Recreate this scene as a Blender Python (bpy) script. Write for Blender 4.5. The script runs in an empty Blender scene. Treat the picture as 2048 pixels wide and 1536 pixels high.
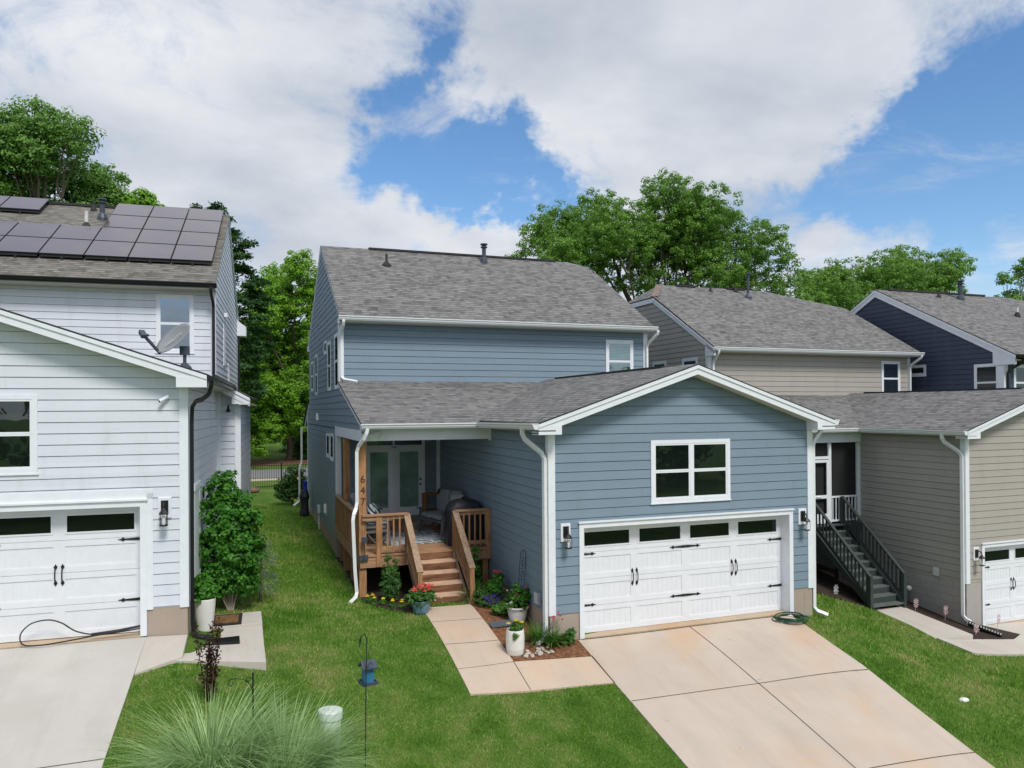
import bpy, math, random
import numpy as np
from mathutils import Vector, Matrix
R = math.radians
S = 0.1778                      # siding exposure, 7 inches
scene = bpy.context.scene
col = scene.collection
# ------------------------------------------------------------------ camera
cam = bpy.data.cameras.new("camera"); cam_o = bpy.data.objects.new("camera", cam); col.objects.link(cam_o)
cam.lens = 26.28; cam.sensor_width = 36; cam.shift_y = 0.02144; cam.clip_end = 3000; cam.clip_start = .05
yaw, pitch, roll = 0.3490, 0.0051, -0.0065
fw = Vector((math.sin(yaw), math.cos(yaw), 0)); rt = Vector((math.cos(yaw), -math.sin(yaw), 0)); up = Vector((0, 0, 1))
f2 = fw * math.cos(pitch) + up * math.sin(pitch); u2 = up * math.cos(pitch) - fw * math.sin(pitch)
r3 = rt * math.cos(roll) + u2 * math.sin(roll); u3 = u2 * math.cos(roll) - rt * math.sin(roll)
mw = Matrix((r3, u3, -f2)).transposed().to_4x4(); mw.translation = (-5.4384, -12.9402, 4.362)
cam_o.matrix_world = mw
scene.camera = cam_o
# ------------------------------------------------------------------ sky and sun
SUN_EL, SUN_AZ = 52, 171        # azimuth from +Y clockwise: the sun stands behind the camera
w = bpy.data.worlds.new("World"); scene.world = w; w.use_nodes = True
nt = w.node_tree; nt.nodes.clear(); N = nt.nodes.new; L = nt.links.new
def wm(op, a, b=None, c=None, clamp=False):
    n = N('ShaderNodeMath'); n.operation = op; n.use_clamp = clamp
    for i, v in enumerate((a, b, c)):
        if v is None: continue
        if isinstance(v, (int, float)): n.inputs[i].default_value = v
        else: L(v, n.inputs[i])
    return n.outputs[0]
out = N('ShaderNodeOutputWorld'); sky = N('ShaderNodeTexSky'); sky.sky_type = 'NISHITA'; sky.sun_disc = False
sky.sun_elevation = R(SUN_EL); sky.sun_rotation = R(SUN_AZ); sky.air_density = 1.0; sky.dust_density = .4; sky.ozone_density = 2.0
bg1 = N('ShaderNodeBackground'); bg1.inputs[1].default_value = .105
hs = N('ShaderNodeHueSaturation'); hs.inputs['Saturation'].default_value = 1.2; hs.inputs['Value'].default_value = 1.35
L(sky.outputs[0], hs.inputs['Color']); L(hs.outputs[0], bg1.inputs[0])
tc = N('ShaderNodeTexCoord'); sep = N('ShaderNodeSeparateXYZ'); L(tc.outputs['Generated'], sep.inputs[0])
den = wm('ADD', wm('MAXIMUM', sep.outputs[2], 0.0), .22)
cmb = N('ShaderNodeCombineXYZ'); L(wm('DIVIDE', sep.outputs[0], den), cmb.inputs[0]); L(wm('DIVIDE', sep.outputs[1], den), cmb.inputs[1])
def noise(scale, det, rough, dist=0., off=0.):
    m = N('ShaderNodeMapping'); m.inputs['Location'].default_value = (off, off * .7, off * .3); L(cmb.outputs[0], m.inputs[0])
    n = N('ShaderNodeTexNoise'); n.inputs['Scale'].default_value = scale; n.inputs['Detail'].default_value = det
    n.inputs['Roughness'].default_value = rough; n.inputs['Distortion'].default_value = dist; L(m.outputs[0], n.inputs['Vector']); return n.outputs[0]
# clouds and gaps given as directions on the sky dome: (direction, angular radius, weight)
GAPS = [((.235,.852,.467),.04,.35),((.225,.868,.443),.035,.4),((.205,.884,.42),.035,.4),((.172,.900,.398),.04,.5),((.150,.91,.385),.03,.3),((.29,.91,.285),.05,.4),((.35,.89,.28),.05,.4),((.42,.86,.28),.05,.35),((.17,.935,.30),.04,.25),
        ((.22,.925,.31),.07,.6),((.26,.915,.305),.06,.5),((.31,.90,.315),.06,.5),((.36,.88,.31),.05,.45),((.40,.862,.305),.045,.35),((.21,.937,.28),.05,.4),
        ((.76,.54,.37),.07,.7),((.745,.575,.34),.06,.7),((.725,.615,.31),.06,.7),((.70,.655,.285),.06,.65),((.665,.695,.268),.05,.5),
        ((.785,.558,.272),.10,.6),((.755,.62,.225),.08,.5),((.69,.69,.225),.06,.45),((.63,.742,.23),.05,.4),((-.22,.893,.393),.035,.35),((.585,.78,.235),.04,.35),((.79,.59,.12),.05,.3)]
PUFF = [((.66,.735,.185),.05,.35),((.70,.69,.18),.04,.3),((.27,.935,.245),.06,.4),((.33,.915,.24),.05,.35),((.19,.955,.232),.05,.35),((.745,.64,.20),.035,.25),((.79,.585,.20),.03,.25),
        ((.50,.77,.40),.16,.4),((.40,.80,.42),.12,.3),((0.,.93,.35),.2,.3),((.55,.77,.30),.09,.35),((.63,.68,.38),.1,.35),((.30,.87,.39),.07,.25)]
acc = None
nv = tc.outputs['Generated']
# warp the directions a little so the blobs get ragged outlines
wn = N('ShaderNodeTexNoise'); wn.inputs['Scale'].default_value = 7; wn.inputs['Detail'].default_value = 5; wn.inputs['Roughness'].default_value = .62; L(nv, wn.inputs['Vector'])
vs = N('ShaderNodeVectorMath'); vs.operation = 'SUBTRACT'; L(wn.outputs['Color'], vs.inputs[0]); vs.inputs[1].default_value = (.5, .5, .5)
vm = N('ShaderNodeVectorMath'); vm.operation = 'SCALE'; L(vs.outputs[0], vm.inputs[0]); vm.inputs['Scale'].default_value = .24
va = N('ShaderNodeVectorMath'); va.operation = 'ADD'; L(nv, va.inputs[0]); L(vm.outputs[0], va.inputs[1])
for lst, sg in ((GAPS, -1), (PUFF, 1)):
    for d, rad, wt in lst:
        dn = N('ShaderNodeVectorMath'); dn.operation = 'DISTANCE'; L(va.outputs[0], dn.inputs[0]); dn.inputs[1].default_value = Vector(d).normalized()
        mr = N('ShaderNodeMapRange'); mr.interpolation_type = 'SMOOTHSTEP'; L(dn.outputs['Value'], mr.inputs[0])
        mr.inputs[1].default_value = 0; mr.inputs[2].default_value = rad * 1.6; mr.inputs[3].default_value = wt * sg; mr.inputs[4].default_value = 0
        acc = mr.outputs[0] if acc is None else wm('ADD', acc, mr.outputs[0])
dens = wm('ADD', wm('ADD', wm('MULTIPLY', noise(2.9, 12, .70, .5, 3.1), 1.75), wm('MAXIMUM', acc, -.60)), -.20)
mask = N('ShaderNodeMapRange'); mask.interpolation_type = 'SMOOTHSTEP'; L(dens, mask.inputs[0]); mask.inputs[1].default_value = .10; mask.inputs[2].default_value = .90
shade = N('ShaderNodeMapRange'); L(wm('ADD', wm('MULTIPLY', noise(1.6, 7, .55, .2, 8.4), .8), wm('MULTIPLY', noise(.5, 3, .5, 0, 1.4), .5)), shade.inputs[0])
shade.inputs[1].default_value = .45; shade.inputs[2].default_value = .80
cc = N('ShaderNodeMix'); cc.data_type = 'RGBA'; L(shade.outputs[0], cc.inputs[0])
cc.inputs[6].default_value = (.47, .53, .63, 1); cc.inputs[7].default_value = (.93, .95, .98, 1)
bg2 = N('ShaderNodeBackground'); L(cc.outputs[2], bg2.inputs[0]); bg2.inputs[1].default_value = .86
mx = N('ShaderNodeMixShader'); L(mask.outputs[0], mx.inputs[0]); L(bg1.outputs[0], mx.inputs[1]); L(bg2.outputs[0], mx.inputs[2]); L(mx.outputs[0], out.inputs[0])
sl = bpy.data.lights.new("sun", 'SUN'); sl.energy = 2.6; sl.angle = R(16); sl.color = (1, .955, .88)
so = bpy.data.objects.new("sun", sl); col.objects.link(so); so.rotation_euler = (R(90 - SUN_EL), 0, R(-SUN_AZ + 180))
so.location = (0, -20, 30)
vs_ = scene.view_settings; vs_.view_transform = 'Standard'; vs_.look = 'None'; vs_.exposure = 0.14; vs_.gamma = 1
scene.cycles.max_bounces = 6; scene.cycles.transparent_max_bounces = 12
# ------------------------------------------------------------------ materials
def newmat(name):
    m = bpy.data.materials.new(name); m.use_nodes = True; t = m.node_tree; return m, t, t.nodes['Principled BSDF']
def mth(t, op, a, b=None, c=None, clamp=False):
    n = t.nodes.new('ShaderNodeMath'); n.operation = op; n.use_clamp = clamp
    for i, v in enumerate((a, b, c)):
        if v is None: continue
        if isinstance(v, (int, float)): n.inputs[i].default_value = v
        else: t.links.new(v, n.inputs[i])
    return n.outputs[0]
def nz(t, scale, det=4, rough=.55, vec=None, sc=None):
    n = t.nodes.new('ShaderNodeTexNoise'); n.inputs['Scale'].default_value = scale; n.inputs['Detail'].default_value = det; n.inputs['Roughness'].default_value = rough
    if vec is None:
        c = t.nodes.new('ShaderNodeTexCoord'); vec = c.outputs['Object']
    if sc:
        mp = t.nodes.new('ShaderNodeMapping'); mp.inputs['Scale'].default_value = sc; t.links.new(vec, mp.inputs[0]); vec = mp.outputs[0]
    t.links.new(vec, n.inputs['Vector']); return n.outputs[0]
def ramp(t, f, stops):
    r = t.nodes.new('ShaderNodeValToRGB'); e = r.color_ramp.elements
    while len(e) < len(stops): e.new(.5)
    for k, (p, c) in enumerate(stops): e[k].position = p; e[k].color = (*c, 1)
    t.links.new(f, r.inputs[0]); return r.outputs[0]
def bump(t, b, h, s, d=.01):
    n = t.nodes.new('ShaderNodeBump'); n.inputs['Strength'].default_value = s; n.inputs['Distance'].default_value = d; t.links.new(h, n.inputs['Height']); t.links.new(n.outputs[0], b.inputs['Normal'])
def plain(name, c, rough=.5, var=.12, scale=6, metal=0, bmp=0, spec=.4):
    m, t, b = newmat(name); f = nz(t, scale, 5)
    t.links.new(ramp(t, f, [(.3, [x * (1 - var) for x in c]), (.7, [min(1, x * (1 + var)) for x in c])]), b.inputs['Base Color'])
    b.inputs['Roughness'].default_value = rough; b.inputs['Metallic'].default_value = metal; b.inputs['Specular IOR Level'].default_value = spec
    if bmp: bump(t, b, nz(t, scale * 8, 4), bmp)
    return m
def siding_mat(name, c):
    m, t, b = newmat(name); uv = t.nodes.new('ShaderNodeUVMap').outputs[0]
    sp = t.nodes.new('ShaderNodeSeparateXYZ'); t.links.new(uv, sp.inputs[0])
    row = mth(t, 'FLOOR', mth(t, 'DIVIDE', mth(t, 'SUBTRACT', sp.outputs[1], .0), S))
    wn_ = t.nodes.new('ShaderNodeTexWhiteNoise'); wn_.noise_dimensions = '1D'; t.links.new(row, wn_.inputs['W'])
    k = mth(t, 'ADD', mth(t, 'MULTIPLY', nz(t, 1.3, 4), .5), mth(t, 'ADD', mth(t, 'MULTIPLY', nz(t, 5, 6, .7, uv, (1, 12, 1)), .35), mth(t, 'MULTIPLY', wn_.outputs[0], .15)))
    t.links.new(ramp(t, k, [(.3, [x * .92 for x in c]), (.75, [min(1, x * 1.07) for x in c])]), b.inputs['Base Color'])
    sepz = t.nodes.new('ShaderNodeMix'); sepz.data_type = 'RGBA'; t.links.new(mth(t, 'MULTIPLY', ramp(t, nz(t, 1.6, 6, .65, uv, (2.2, .35, 1)), [(.52, (0, 0, 0)), (.75, (1, 1, 1))]), .16), sepz.inputs[0])
    t.links.new(b.inputs['Base Color'].links[0].from_socket, sepz.inputs[6]); sepz.inputs[7].default_value = (.20, .19, .17, 1); t.links.new(sepz.outputs[2], b.inputs['Base Color'])
    b.inputs['Roughness'].default_value = .55; b.inputs['Specular IOR Level'].default_value = .3
    bump(t, b, nz(t, 40, 4, .6, uv, (1, 14, 1)), .25, .004); return m
def shingle_mat(name, dark, light, exp=.14):
    m, t, b = newmat(name); uv = t.nodes.new('ShaderNodeUVMap').outputs[0]
    sp = t.nodes.new('ShaderNodeSeparateXYZ'); t.links.new(uv, sp.inputs[0])
    v = mth(t, 'DIVIDE', sp.outputs[1], exp); row = mth(t, 'FLOOR', v); fr = mth(t, 'SUBTRACT', v, row)
    def wnz(a, bb):
        c = t.nodes.new('ShaderNodeCombineXYZ'); 
        for i, q in enumerate((a, bb)):
            if isinstance(q, (int, float)): c.inputs[i].default_value = q
            else: t.links.new(q, c.inputs[i])
        n = t.nodes.new('ShaderNodeTexWhiteNoise'); n.noise_dimensions = '2D'; t.links.new(c.outputs[0], n.inputs['Vector']); return n.outputs[0]
    u = mth(t, 'ADD', mth(t, 'DIVIDE', sp.outputs[0], .13), mth(t, 'MULTIPLY', wnz(row, 3.), 9))
    cu = mth(t, 'FLOOR', u); rnd = wnz(cu, row)
    u2_ = mth(t, 'ADD', mth(t, 'DIVIDE', sp.outputs[0], .21), mth(t, 'MULTIPLY', wnz(row, 8.), 9)); rnd2 = wnz(mth(t, 'FLOOR', u2_), row)
    g = nz(t, 90, 3, .8, uv); big = nz(t, .7, 4, .6, uv)
    k = mth(t, 'ADD', mth(t, 'ADD', mth(t, 'MULTIPLY', rnd, .26), mth(t, 'MULTIPLY', rnd2, .24)), mth(t, 'ADD', mth(t, 'MULTIPLY', g, .38), mth(t, 'MULTIPLY', big, .22)))
    c = ramp(t, k, [(.2, dark), (.5, [(a + q) / 2 for a, q in zip(dark, light)]), (.86, light)])
    # shadow line painted along each row, its depth random per tab
    sh = mth(t, 'SUBTRACT', 1, mth(t, 'MULTIPLY', mth(t, 'LESS_THAN', fr, .22), mth(t, 'ADD', .28, mth(t, 'MULTIPLY', rnd, .45))))
    mxx = t.nodes.new('ShaderNodeMix'); mxx.data_type = 'RGBA'; mxx.blend_type = 'MULTIPLY'; mxx.inputs[0].default_value = 1
    t.links.new(c, mxx.inputs[6]); t.links.new(sh, mxx.inputs[7]); t.links.new(mxx.outputs[2], b.inputs['Base Color'])
    b.inputs['Roughness'].default_value = .9; b.inputs['Specular IOR Level'].default_value = .2
    h = mth(t, 'ADD', mth(t, 'MULTIPLY', mth(t, 'SUBTRACT', 1, fr), .6), mth(t, 'MULTIPLY', rnd, .5)); bump(t, b, h, .6, .012); return m
def concrete(name, c, stain=None, amt=.5):
    m, t, b = newmat(name); k = mth(t, 'ADD', mth(t, 'MULTIPLY', nz(t, .9, 6, .6), .6), mth(t, 'MULTIPLY', nz(t, 60, 3, .7), .4))
    cr = ramp(t, k, [(.3, [x * .86 for x in c]), (.7, [x * 1.08 for x in c])])
    if stain:
        f = ramp(t, nz(t, .55, 7, .62), [(.48, (0, 0, 0)), (.70, (1, 1, 1))])
        mxx = t.nodes.new('ShaderNodeMix'); mxx.data_type = 'RGBA'; t.links.new(mth(t, 'MULTIPLY', f, amt), mxx.inputs[0]); t.links.new(cr, mxx.inputs[6]); mxx.inputs[7].default_value = (*stain, 1); cr = mxx.outputs[2]
    wear = mth(t, 'MULTIPLY', ramp(t, nz(t, 1.0, 6, .65, None, (2.6, .32, 1)), [(.50, (0, 0, 0)), (.72, (1, 1, 1))]), .22); spots = mth(t, 'MULTIPLY', ramp(t, nz(t, 3.2, 3, .5), [(.69, (0, 0, 0)), (.76, (1, 1, 1))]), .30)
    mw_ = t.nodes.new('ShaderNodeMix'); mw_.data_type = 'RGBA'; t.links.new(mth(t, 'ADD', wear, spots), mw_.inputs[0]); t.links.new(cr, mw_.inputs[6]); mw_.inputs[7].default_value = (*[x * .55 for x in c], 1); cr = mw_.outputs[2]
    t.links.new(cr, b.inputs['Base Color']); b.inputs['Roughness'].default_value = .85; b.inputs['Specular IOR Level'].default_value = .25
    bump(t, b, nz(t, 120, 3), .3, .004); return m
def wood(name, c, dark, axis=(1, 18, 18), amt=1.):
    m, t, b = newmat(name); k = nz(t, 2.2, 6, .65, None, axis); k2 = nz(t, 3, 4)
    kk = mth(t, 'ADD', mth(t, 'MULTIPLY', k, .75), mth(t, 'MULTIPLY', k2, .3))
    t.links.new(ramp(t, kk, [(.36, dark), (.56, c), (.75, [min(1, x * 1.25) for x in c])]), b.inputs['Base Color']); b.inputs['Roughness'].default_value = .75
    b.inputs['Specular IOR Level'].default_value = .25; bump(t, b, k, .4, .006); return m
def leafmat(name, c1, c2, trans=.42, patch=2.0):
    m, t, b = newmat(name); g = t.nodes.new('ShaderNodeNewGeometry')
    k = mth(t, 'ADD', mth(t, 'MULTIPLY', g.outputs['Random Per Island'], .5), mth(t, 'MULTIPLY', nz(t, patch, 3), .6))
    c = ramp(t, k, [(.2, c1), (.8, c2)]); t.links.new(c, b.inputs['Base Color']); b.inputs['Roughness'].default_value = .55; b.inputs['Specular IOR Level'].default_value = .35
    tr = t.nodes.new('ShaderNodeBsdfTranslucent'); t.links.new(c, tr.inputs[0]); ms = t.nodes.new('ShaderNodeMixShader'); ms.inputs[0].default_value = trans
    t.links.new(b.outputs[0], ms.inputs[1]); t.links.new(tr.outputs[0], ms.inputs[2]); t.links.new(ms.outputs[0], t.nodes['Material Output'].inputs[0]); return m
def glassmat(name, tint, refl=.22, clear=0.):
    m, t, b = newmat(name); b.inputs['Base Color'].default_value = (*tint, 1); b.inputs['Roughness'].default_value = .25; b.inputs['Specular IOR Level'].default_value = 0
    gl = t.nodes.new('ShaderNodeBsdfGlossy'); gl.inputs['Roughness'].default_value = .015; gl.inputs[0].default_value = (.72, .84, .98, 1)
    fr = t.nodes.new('ShaderNodeFresnel'); fr.inputs[0].default_value = 1.5
    fac = mth(t, 'ADD', refl, mth(t, 'MULTIPLY', fr.outputs[0], .55), clamp=True)
    nzv = nz(t, 1.1, 2); bp = t.nodes.new('ShaderNodeBump'); bp.inputs['Strength'].default_value = .05; bp.inputs['Distance'].default_value = .05; t.links.new(nzv, bp.inputs['Height']); t.links.new(bp.outputs[0], gl.inputs['Normal'])
    base = b.outputs[0]
    if clear:
        tp = t.nodes.new('ShaderNodeBsdfTransparent'); tp.inputs[0].default_value = (.82, .9, .86, 1); m2 = t.nodes.new('ShaderNodeMixShader'); m2.inputs[0].default_value = clear
        t.links.new(base, m2.inputs[1]); t.links.new(tp.outputs[0], m2.inputs[2]); base = m2.outputs[0]
    ms = t.nodes.new('ShaderNodeMixShader'); t.links.new(fac, ms.inputs[0]); t.links.new(base, ms.inputs[1]); t.links.new(gl.outputs[0], ms.inputs[2]); t.links.new(ms.outputs[0], t.nodes['Material Output'].inputs[0]); return m
M = {}
M['blue'] = siding_mat('blue_siding', (.20, .27, .338)); M['white_s'] = siding_mat('white_siding', (.66, .70, .77))
M['beige'] = siding_mat('beige_siding', (.385, .36, .325)); M['navy'] = siding_mat('navy_siding', (.048, .066, .108))
M['caulk_blue'] = plain('joint_caulk', (.13, .18, .23), .7); M['caulk_white_s'] = plain('joint_caulk', (.56, .59, .64), .7); M['caulk_beige'] = plain('joint_caulk', (.27, .25, .22), .7); M['caulk_navy'] = plain('joint_caulk', (.03, .04, .07), .7); M['trim'] = plain('white_trim', (.75, .785, .835), .45, .04); M['soffit'] = plain('soffit_vinyl', (.56, .53, .47), .6, .04); M['door'] = plain('garage_door_paint', (.74, .765, .81), .42, .03)
M['roof'] = shingle_mat('grey_shingles', (.06, .06, .062), (.27, .265, .262)); M['roof2'] = shingle_mat('weathered_shingles', (.06, .057, .053), (.26, .245, .22))
M['ridge'] = plain('ridge_vent', (.03, .03, .033), .8); M['gutter'] = plain('white_gutter', (.74, .755, .77), .35, .03); M['bgutter'] = plain('black_gutter', (.012, .012, .014), .3)
M['metal'] = plain('vent_metal', (.05, .065, .09), .45, .2); M['pvc'] = plain('white_pipe', (.6, .6, .6), .5); M['black'] = plain('black_iron', (.012, .012, .013), .45); M['rubber'] = plain('black_rubber', (.015, .015, .016), .6)
M['glass'] = glassmat('window_glass', (.006, .009, .009), .09); M['glass_pane'] = glassmat('garage_pane', (.006, .008, .008), .03); M['glass_door'] = glassmat('door_glass', (.02, .03, .03), .02, .97); M['glass_up'] = glassmat('upper_window_glass', (.012, .018, .022), .30); M['glass_clear'] = glassmat('clear_glass', (.01, .02, .02), .16, .92)
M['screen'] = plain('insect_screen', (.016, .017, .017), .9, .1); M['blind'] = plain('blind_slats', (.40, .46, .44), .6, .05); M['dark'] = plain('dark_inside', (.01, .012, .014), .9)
M['found'] = concrete('foundation', (.40, .335, .28), (.42, .22, .10), .45); M['block'] = concrete('block_foundation', (.40, .385, .37), (.42, .28, .18), .35); M['bjoint'] = plain('block_mortar', (.27, .26, .25), .95)
M['drive'] = concrete('driveway_concrete', (.52, .445, .375), (.56, .36, .22), .6); M['drive_l'] = concrete('old_driveway_concrete', (.52, .495, .46), (.42, .39, .35), .5); M['walk'] = concrete('walkway_concrete', (.56, .455, .36), (.58, .38, .25), .5)
M['slab'] = concrete('step_concrete', (.52, .48, .43)); M['joint'] = plain('joint', (.07, .055, .045), .95); M['sill'] = concrete('threshold_concrete', (.50, .39, .28), (.5, .27, .13), .8)
M['wood'] = wood('cedar_boards', (.42, .225, .11), (.19, .09, .045), (18, 18, 1)); M['woodh'] = wood('cedar_rail', (.42, .245, .14), (.20, .11, .065), (1.5, 14, 18)); M['woody'] = wood('cedar_rail_long', (.36, .25, .175), (.17, .115, .08), (14, 1.2, 14))
M['wood_w'] = wood('weathered_treads', (.66, .45, .32), (.40, .25, .17), (1.3, 16, 12)); M['riser'] = wood('darkened_risers', (.22, .11, .06), (.035, .018, .012), (1.1, 9, 13)); M['wood_g'] = plain('green_grey_stain', (.042, .055, .052), .55, .15, 8); M['tread_g'] = plain('green_grey_tread', (.105, .125, .12), .6, .15, 8)  # risers darkened and treads lightened to give flatly lit steps contrast
M['orange'] = wood('honey_pine', (.36, .15, .045), (.2, .07, .02), (12, 12, 1)); M['cushion'] = plain('grey_cushion', (.24, .27, .30), .9, .1, 20, bmp=.2); M['frame_g'] = plain('grey_patio_frame', (.12, .135, .145), .5, .1)
M['cover'] = plain('black_grill_cover', (.02, .022, .028), .5, .4, 9, bmp=.5); M['terra'] = plain('terracotta', (.42, .2, .1), .8)
M['wpot'] = plain('white_ceramic', (.72, .71, .68), .35, .05); M['bpot'] = plain('blue_glazed_pot', (.13, .23, .30), .3, .3, 12); M['bpot2'] = plain('teal_pot', (.05, .10, .13), .4, .3)
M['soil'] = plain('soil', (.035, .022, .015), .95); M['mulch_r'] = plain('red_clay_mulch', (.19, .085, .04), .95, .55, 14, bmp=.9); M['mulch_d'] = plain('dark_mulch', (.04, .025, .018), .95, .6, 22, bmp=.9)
M['slate'] = plain('slate_slab', (.10, .12, .14), .7, .15, 10); M['stone'] = plain('pale_cobble', (.46, .40, .35), .7, .25, 5); M['hose'] = plain('green_hose', (.012, .06, .035), .35, .1)
M['mat'] = plain('coir_mat', (.16, .085, .035), .95, .5, 16, bmp=.5); M['matd'] = plain('dark_mat_edge', (.02, .018, .016), .95)
M['bark'] = plain('bark', (.13, .10, .075), .9, .35, 4, bmp=.6); M['stemp'] = plain('pale_stem', (.36, .30, .24), .8)
M['feeder'] = plain('blue_feeder_paint', (.035, .16, .28), .5, .2); M['ped'] = plain('pedestal_plastic', (.62, .69, .65), .4, .03); M['decal'] = plain('decal_white', (.75, .76, .76), .5, .02); M['ink'] = plain('decal_ink', (.04, .045, .05), .6)
M['dish'] = plain('dish_grey', (.24, .26, .275), .45, .05); M['dishtxt'] = plain('dish_lettering', (.44, .46, .47), .5); M['num'] = plain('number_metal', (.05, .028, .02), .5)
M['asphalt'] = plain('asphalt', (.20, .20, .205), .9, .12, 3); M['yellow'] = plain('road_yellow', (.62, .40, .12), .8); M['walk2'] = plain('sidewalk_concrete', (.55, .45, .36), .85)
M['brick'] = None
for nm, a, b_ in (('leaf_oak', (.06, .155, .02), (.22, .42, .06)), ('leaf_maple', (.08, .22, .014), (.27, .52, .04)), ('leaf_left', (.07, .18, .03), (.24, .44, .09)), ('leaf_con', (.018, .065, .018), (.065, .155, .04)),
                  ('leaf_shrub', (.025, .12, .014), (.10, .32, .03)), ('leaf_dark', (.02, .07, .014), (.08, .19, .035)), ('leaf_box', (.035, .11, .02), (.12, .27, .06)), ('leaf_lily', (.045, .13, .02), (.14, .30, .05)), ('leaf_burg', (.022, .007, .009), (.075, .022, .022)),
                  ('fl_coral', (.55, .05, .04), (.85, .16, .12)), ('fl_yellow', (.75, .50, .01), (.85, .68, .03)), ('fl_purple', (.09, .035, .35), (.2, .09, .6)), ('fl_pink', (.5, .03, .15), (.75, .12, .3)), ('fl_white', (.6, .6, .58), (.8, .8, .76)), ('fl_pinkw', (.65, .3, .32), (.8, .7, .7)),
                  ('silver', (.10, .16, .10), (.30, .38, .28)), ('leaf_far', (.03, .10, .015), (.13, .28, .04)), ('orn_grass', (.08, .20, .04), (.52, .70, .33))): M[nm] = leafmat(nm, a, b_, patch=(.35 if nm in ('leaf_oak', 'leaf_maple', 'leaf_left', 'leaf_con', 'leaf_far') else 3.))
def brickmat():
    m, t, b = newmat('brick'); br = t.nodes.new('ShaderNodeTexBrick'); uv = t.nodes.new('ShaderNodeUVMap'); t.links.new(uv.outputs[0], br.inputs[0])
    br.inputs['Color1'].default_value = (.20, .10, .055, 1); br.inputs['Color2'].default_value = (.13, .055, .035, 1); br.inputs['Mortar'].default_value = (.35, .30, .25, 1)
    br.inputs['Scale'].default_value = 1; br.inputs['Brick Width'].default_value = .21; br.inputs['Row Height'].default_value = .075; br.inputs['Mortar Size'].default_value = .01; t.links.new(br.outputs[0], b.inputs['Base Color']); b.inputs['Roughness'].default_value = .9; return m
M['brick'] = brickmat()
def solarmat():
    m, t, b = newmat('solar_glass'); uv = t.nodes.new('ShaderNodeUVMap').outputs[0]; ck = nz(t, 1.2, 3, .5, uv)
    t.links.new(ramp(t, ck, [(.3, (.040, .034, .060)), (.7, (.085, .055, .065))]), b.inputs['Base Color']); b.inputs['Roughness'].default_value = .22; b.inputs['Specular IOR Level'].default_value = .9
    b.inputs['Coat Weight'].default_value = .55; b.inputs['Coat Roughness'].default_value = .12; b.inputs['Coat IOR'].default_value = 1.9; return m
M['solar'] = solarmat()
def grass_ground():
    m, t, b = newmat('lawn'); big = nz(t, .55, 5, .6); mid = nz(t, 2.3, 6, .7); fine = nz(t, 45, 4, .75)
    k = mth(t, 'ADD', mth(t, 'ADD', mth(t, 'MULTIPLY', big, .38), mth(t, 'MULTIPLY', mid, .36)), mth(t, 'MULTIPLY', fine, .36))
    t.links.new(ramp(t, k, [(.38, (.035, .08, .012)), (.54, (.075, .15, .022)), (.63, (.14, .18, .05)), (.71, (.26, .19, .10))]), b.inputs['Base Color'])
    b.inputs['Roughness'].default_value = .95; b.inputs['Specular IOR Level'].default_value = .1; bump(t, b, fine, .7, .03); return m
M['lawn'] = grass_ground()
def blade_mat():
    m, t, b = newmat('grass_blades'); g = t.nodes.new('ShaderNodeNewGeometry'); big = nz(t, .55, 5, .6); mid = nz(t, 2.3, 6, .7)
    k = mth(t, 'ADD', mth(t, 'ADD', mth(t, 'MULTIPLY', big, .40), mth(t, 'MULTIPLY', mid, .42)), mth(t, 'MULTIPLY', g.outputs['Random Per Island'], .28))
    c = ramp(t, k, [(.38, (.05, .15, .010)), (.50, (.12, .29, .025)), (.60, (.20, .38, .045)), (.68, (.40, .44, .15)), (.76, (.54, .44, .24))])
    t.links.new(c, b.inputs['Base Color']); b.inputs['Roughness'].default_value = .6; b.inputs['Specular IOR Level'].default_value = .2
    tr = t.nodes.new('ShaderNodeBsdfTranslucent'); t.links.new(c, tr.inputs[0]); ms = t.nodes.new('ShaderNodeMixShader'); ms.inputs[0].default_value = .3
    t.links.new(b.outputs[0], ms.inputs[1]); t.links.new(tr.outputs[0], ms.inputs[2]); t.links.new(ms.outputs[0], t.nodes['Material Output'].inputs[0]); return m
M['blades'] = blade_mat()
def rugmat():
    m, t, b = newmat('leaf_rug'); uv = t.nodes.new('ShaderNodeTexCoord').outputs['Object']
    wv = t.nodes.new('ShaderNodeTexWave'); wv.wave_type = 'BANDS'; wv.bands_direction = 'DIAGONAL'; wv.inputs['Scale'].default_value = 3.4; wv.inputs['Distortion'].default_value = 9; wv.inputs['Detail'].default_value = 1.5; wv.inputs['Detail Scale'].default_value = .8; t.links.new(uv, wv.inputs[0])
    t.links.new(ramp(t, wv.outputs[1], [(.46, (.03, .05, .065)), (.52, (.62, .66, .70))]), b.inputs['Base Color']); b.inputs['Roughness'].default_value = .95; return m
M['rug'] = rugmat()
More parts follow.
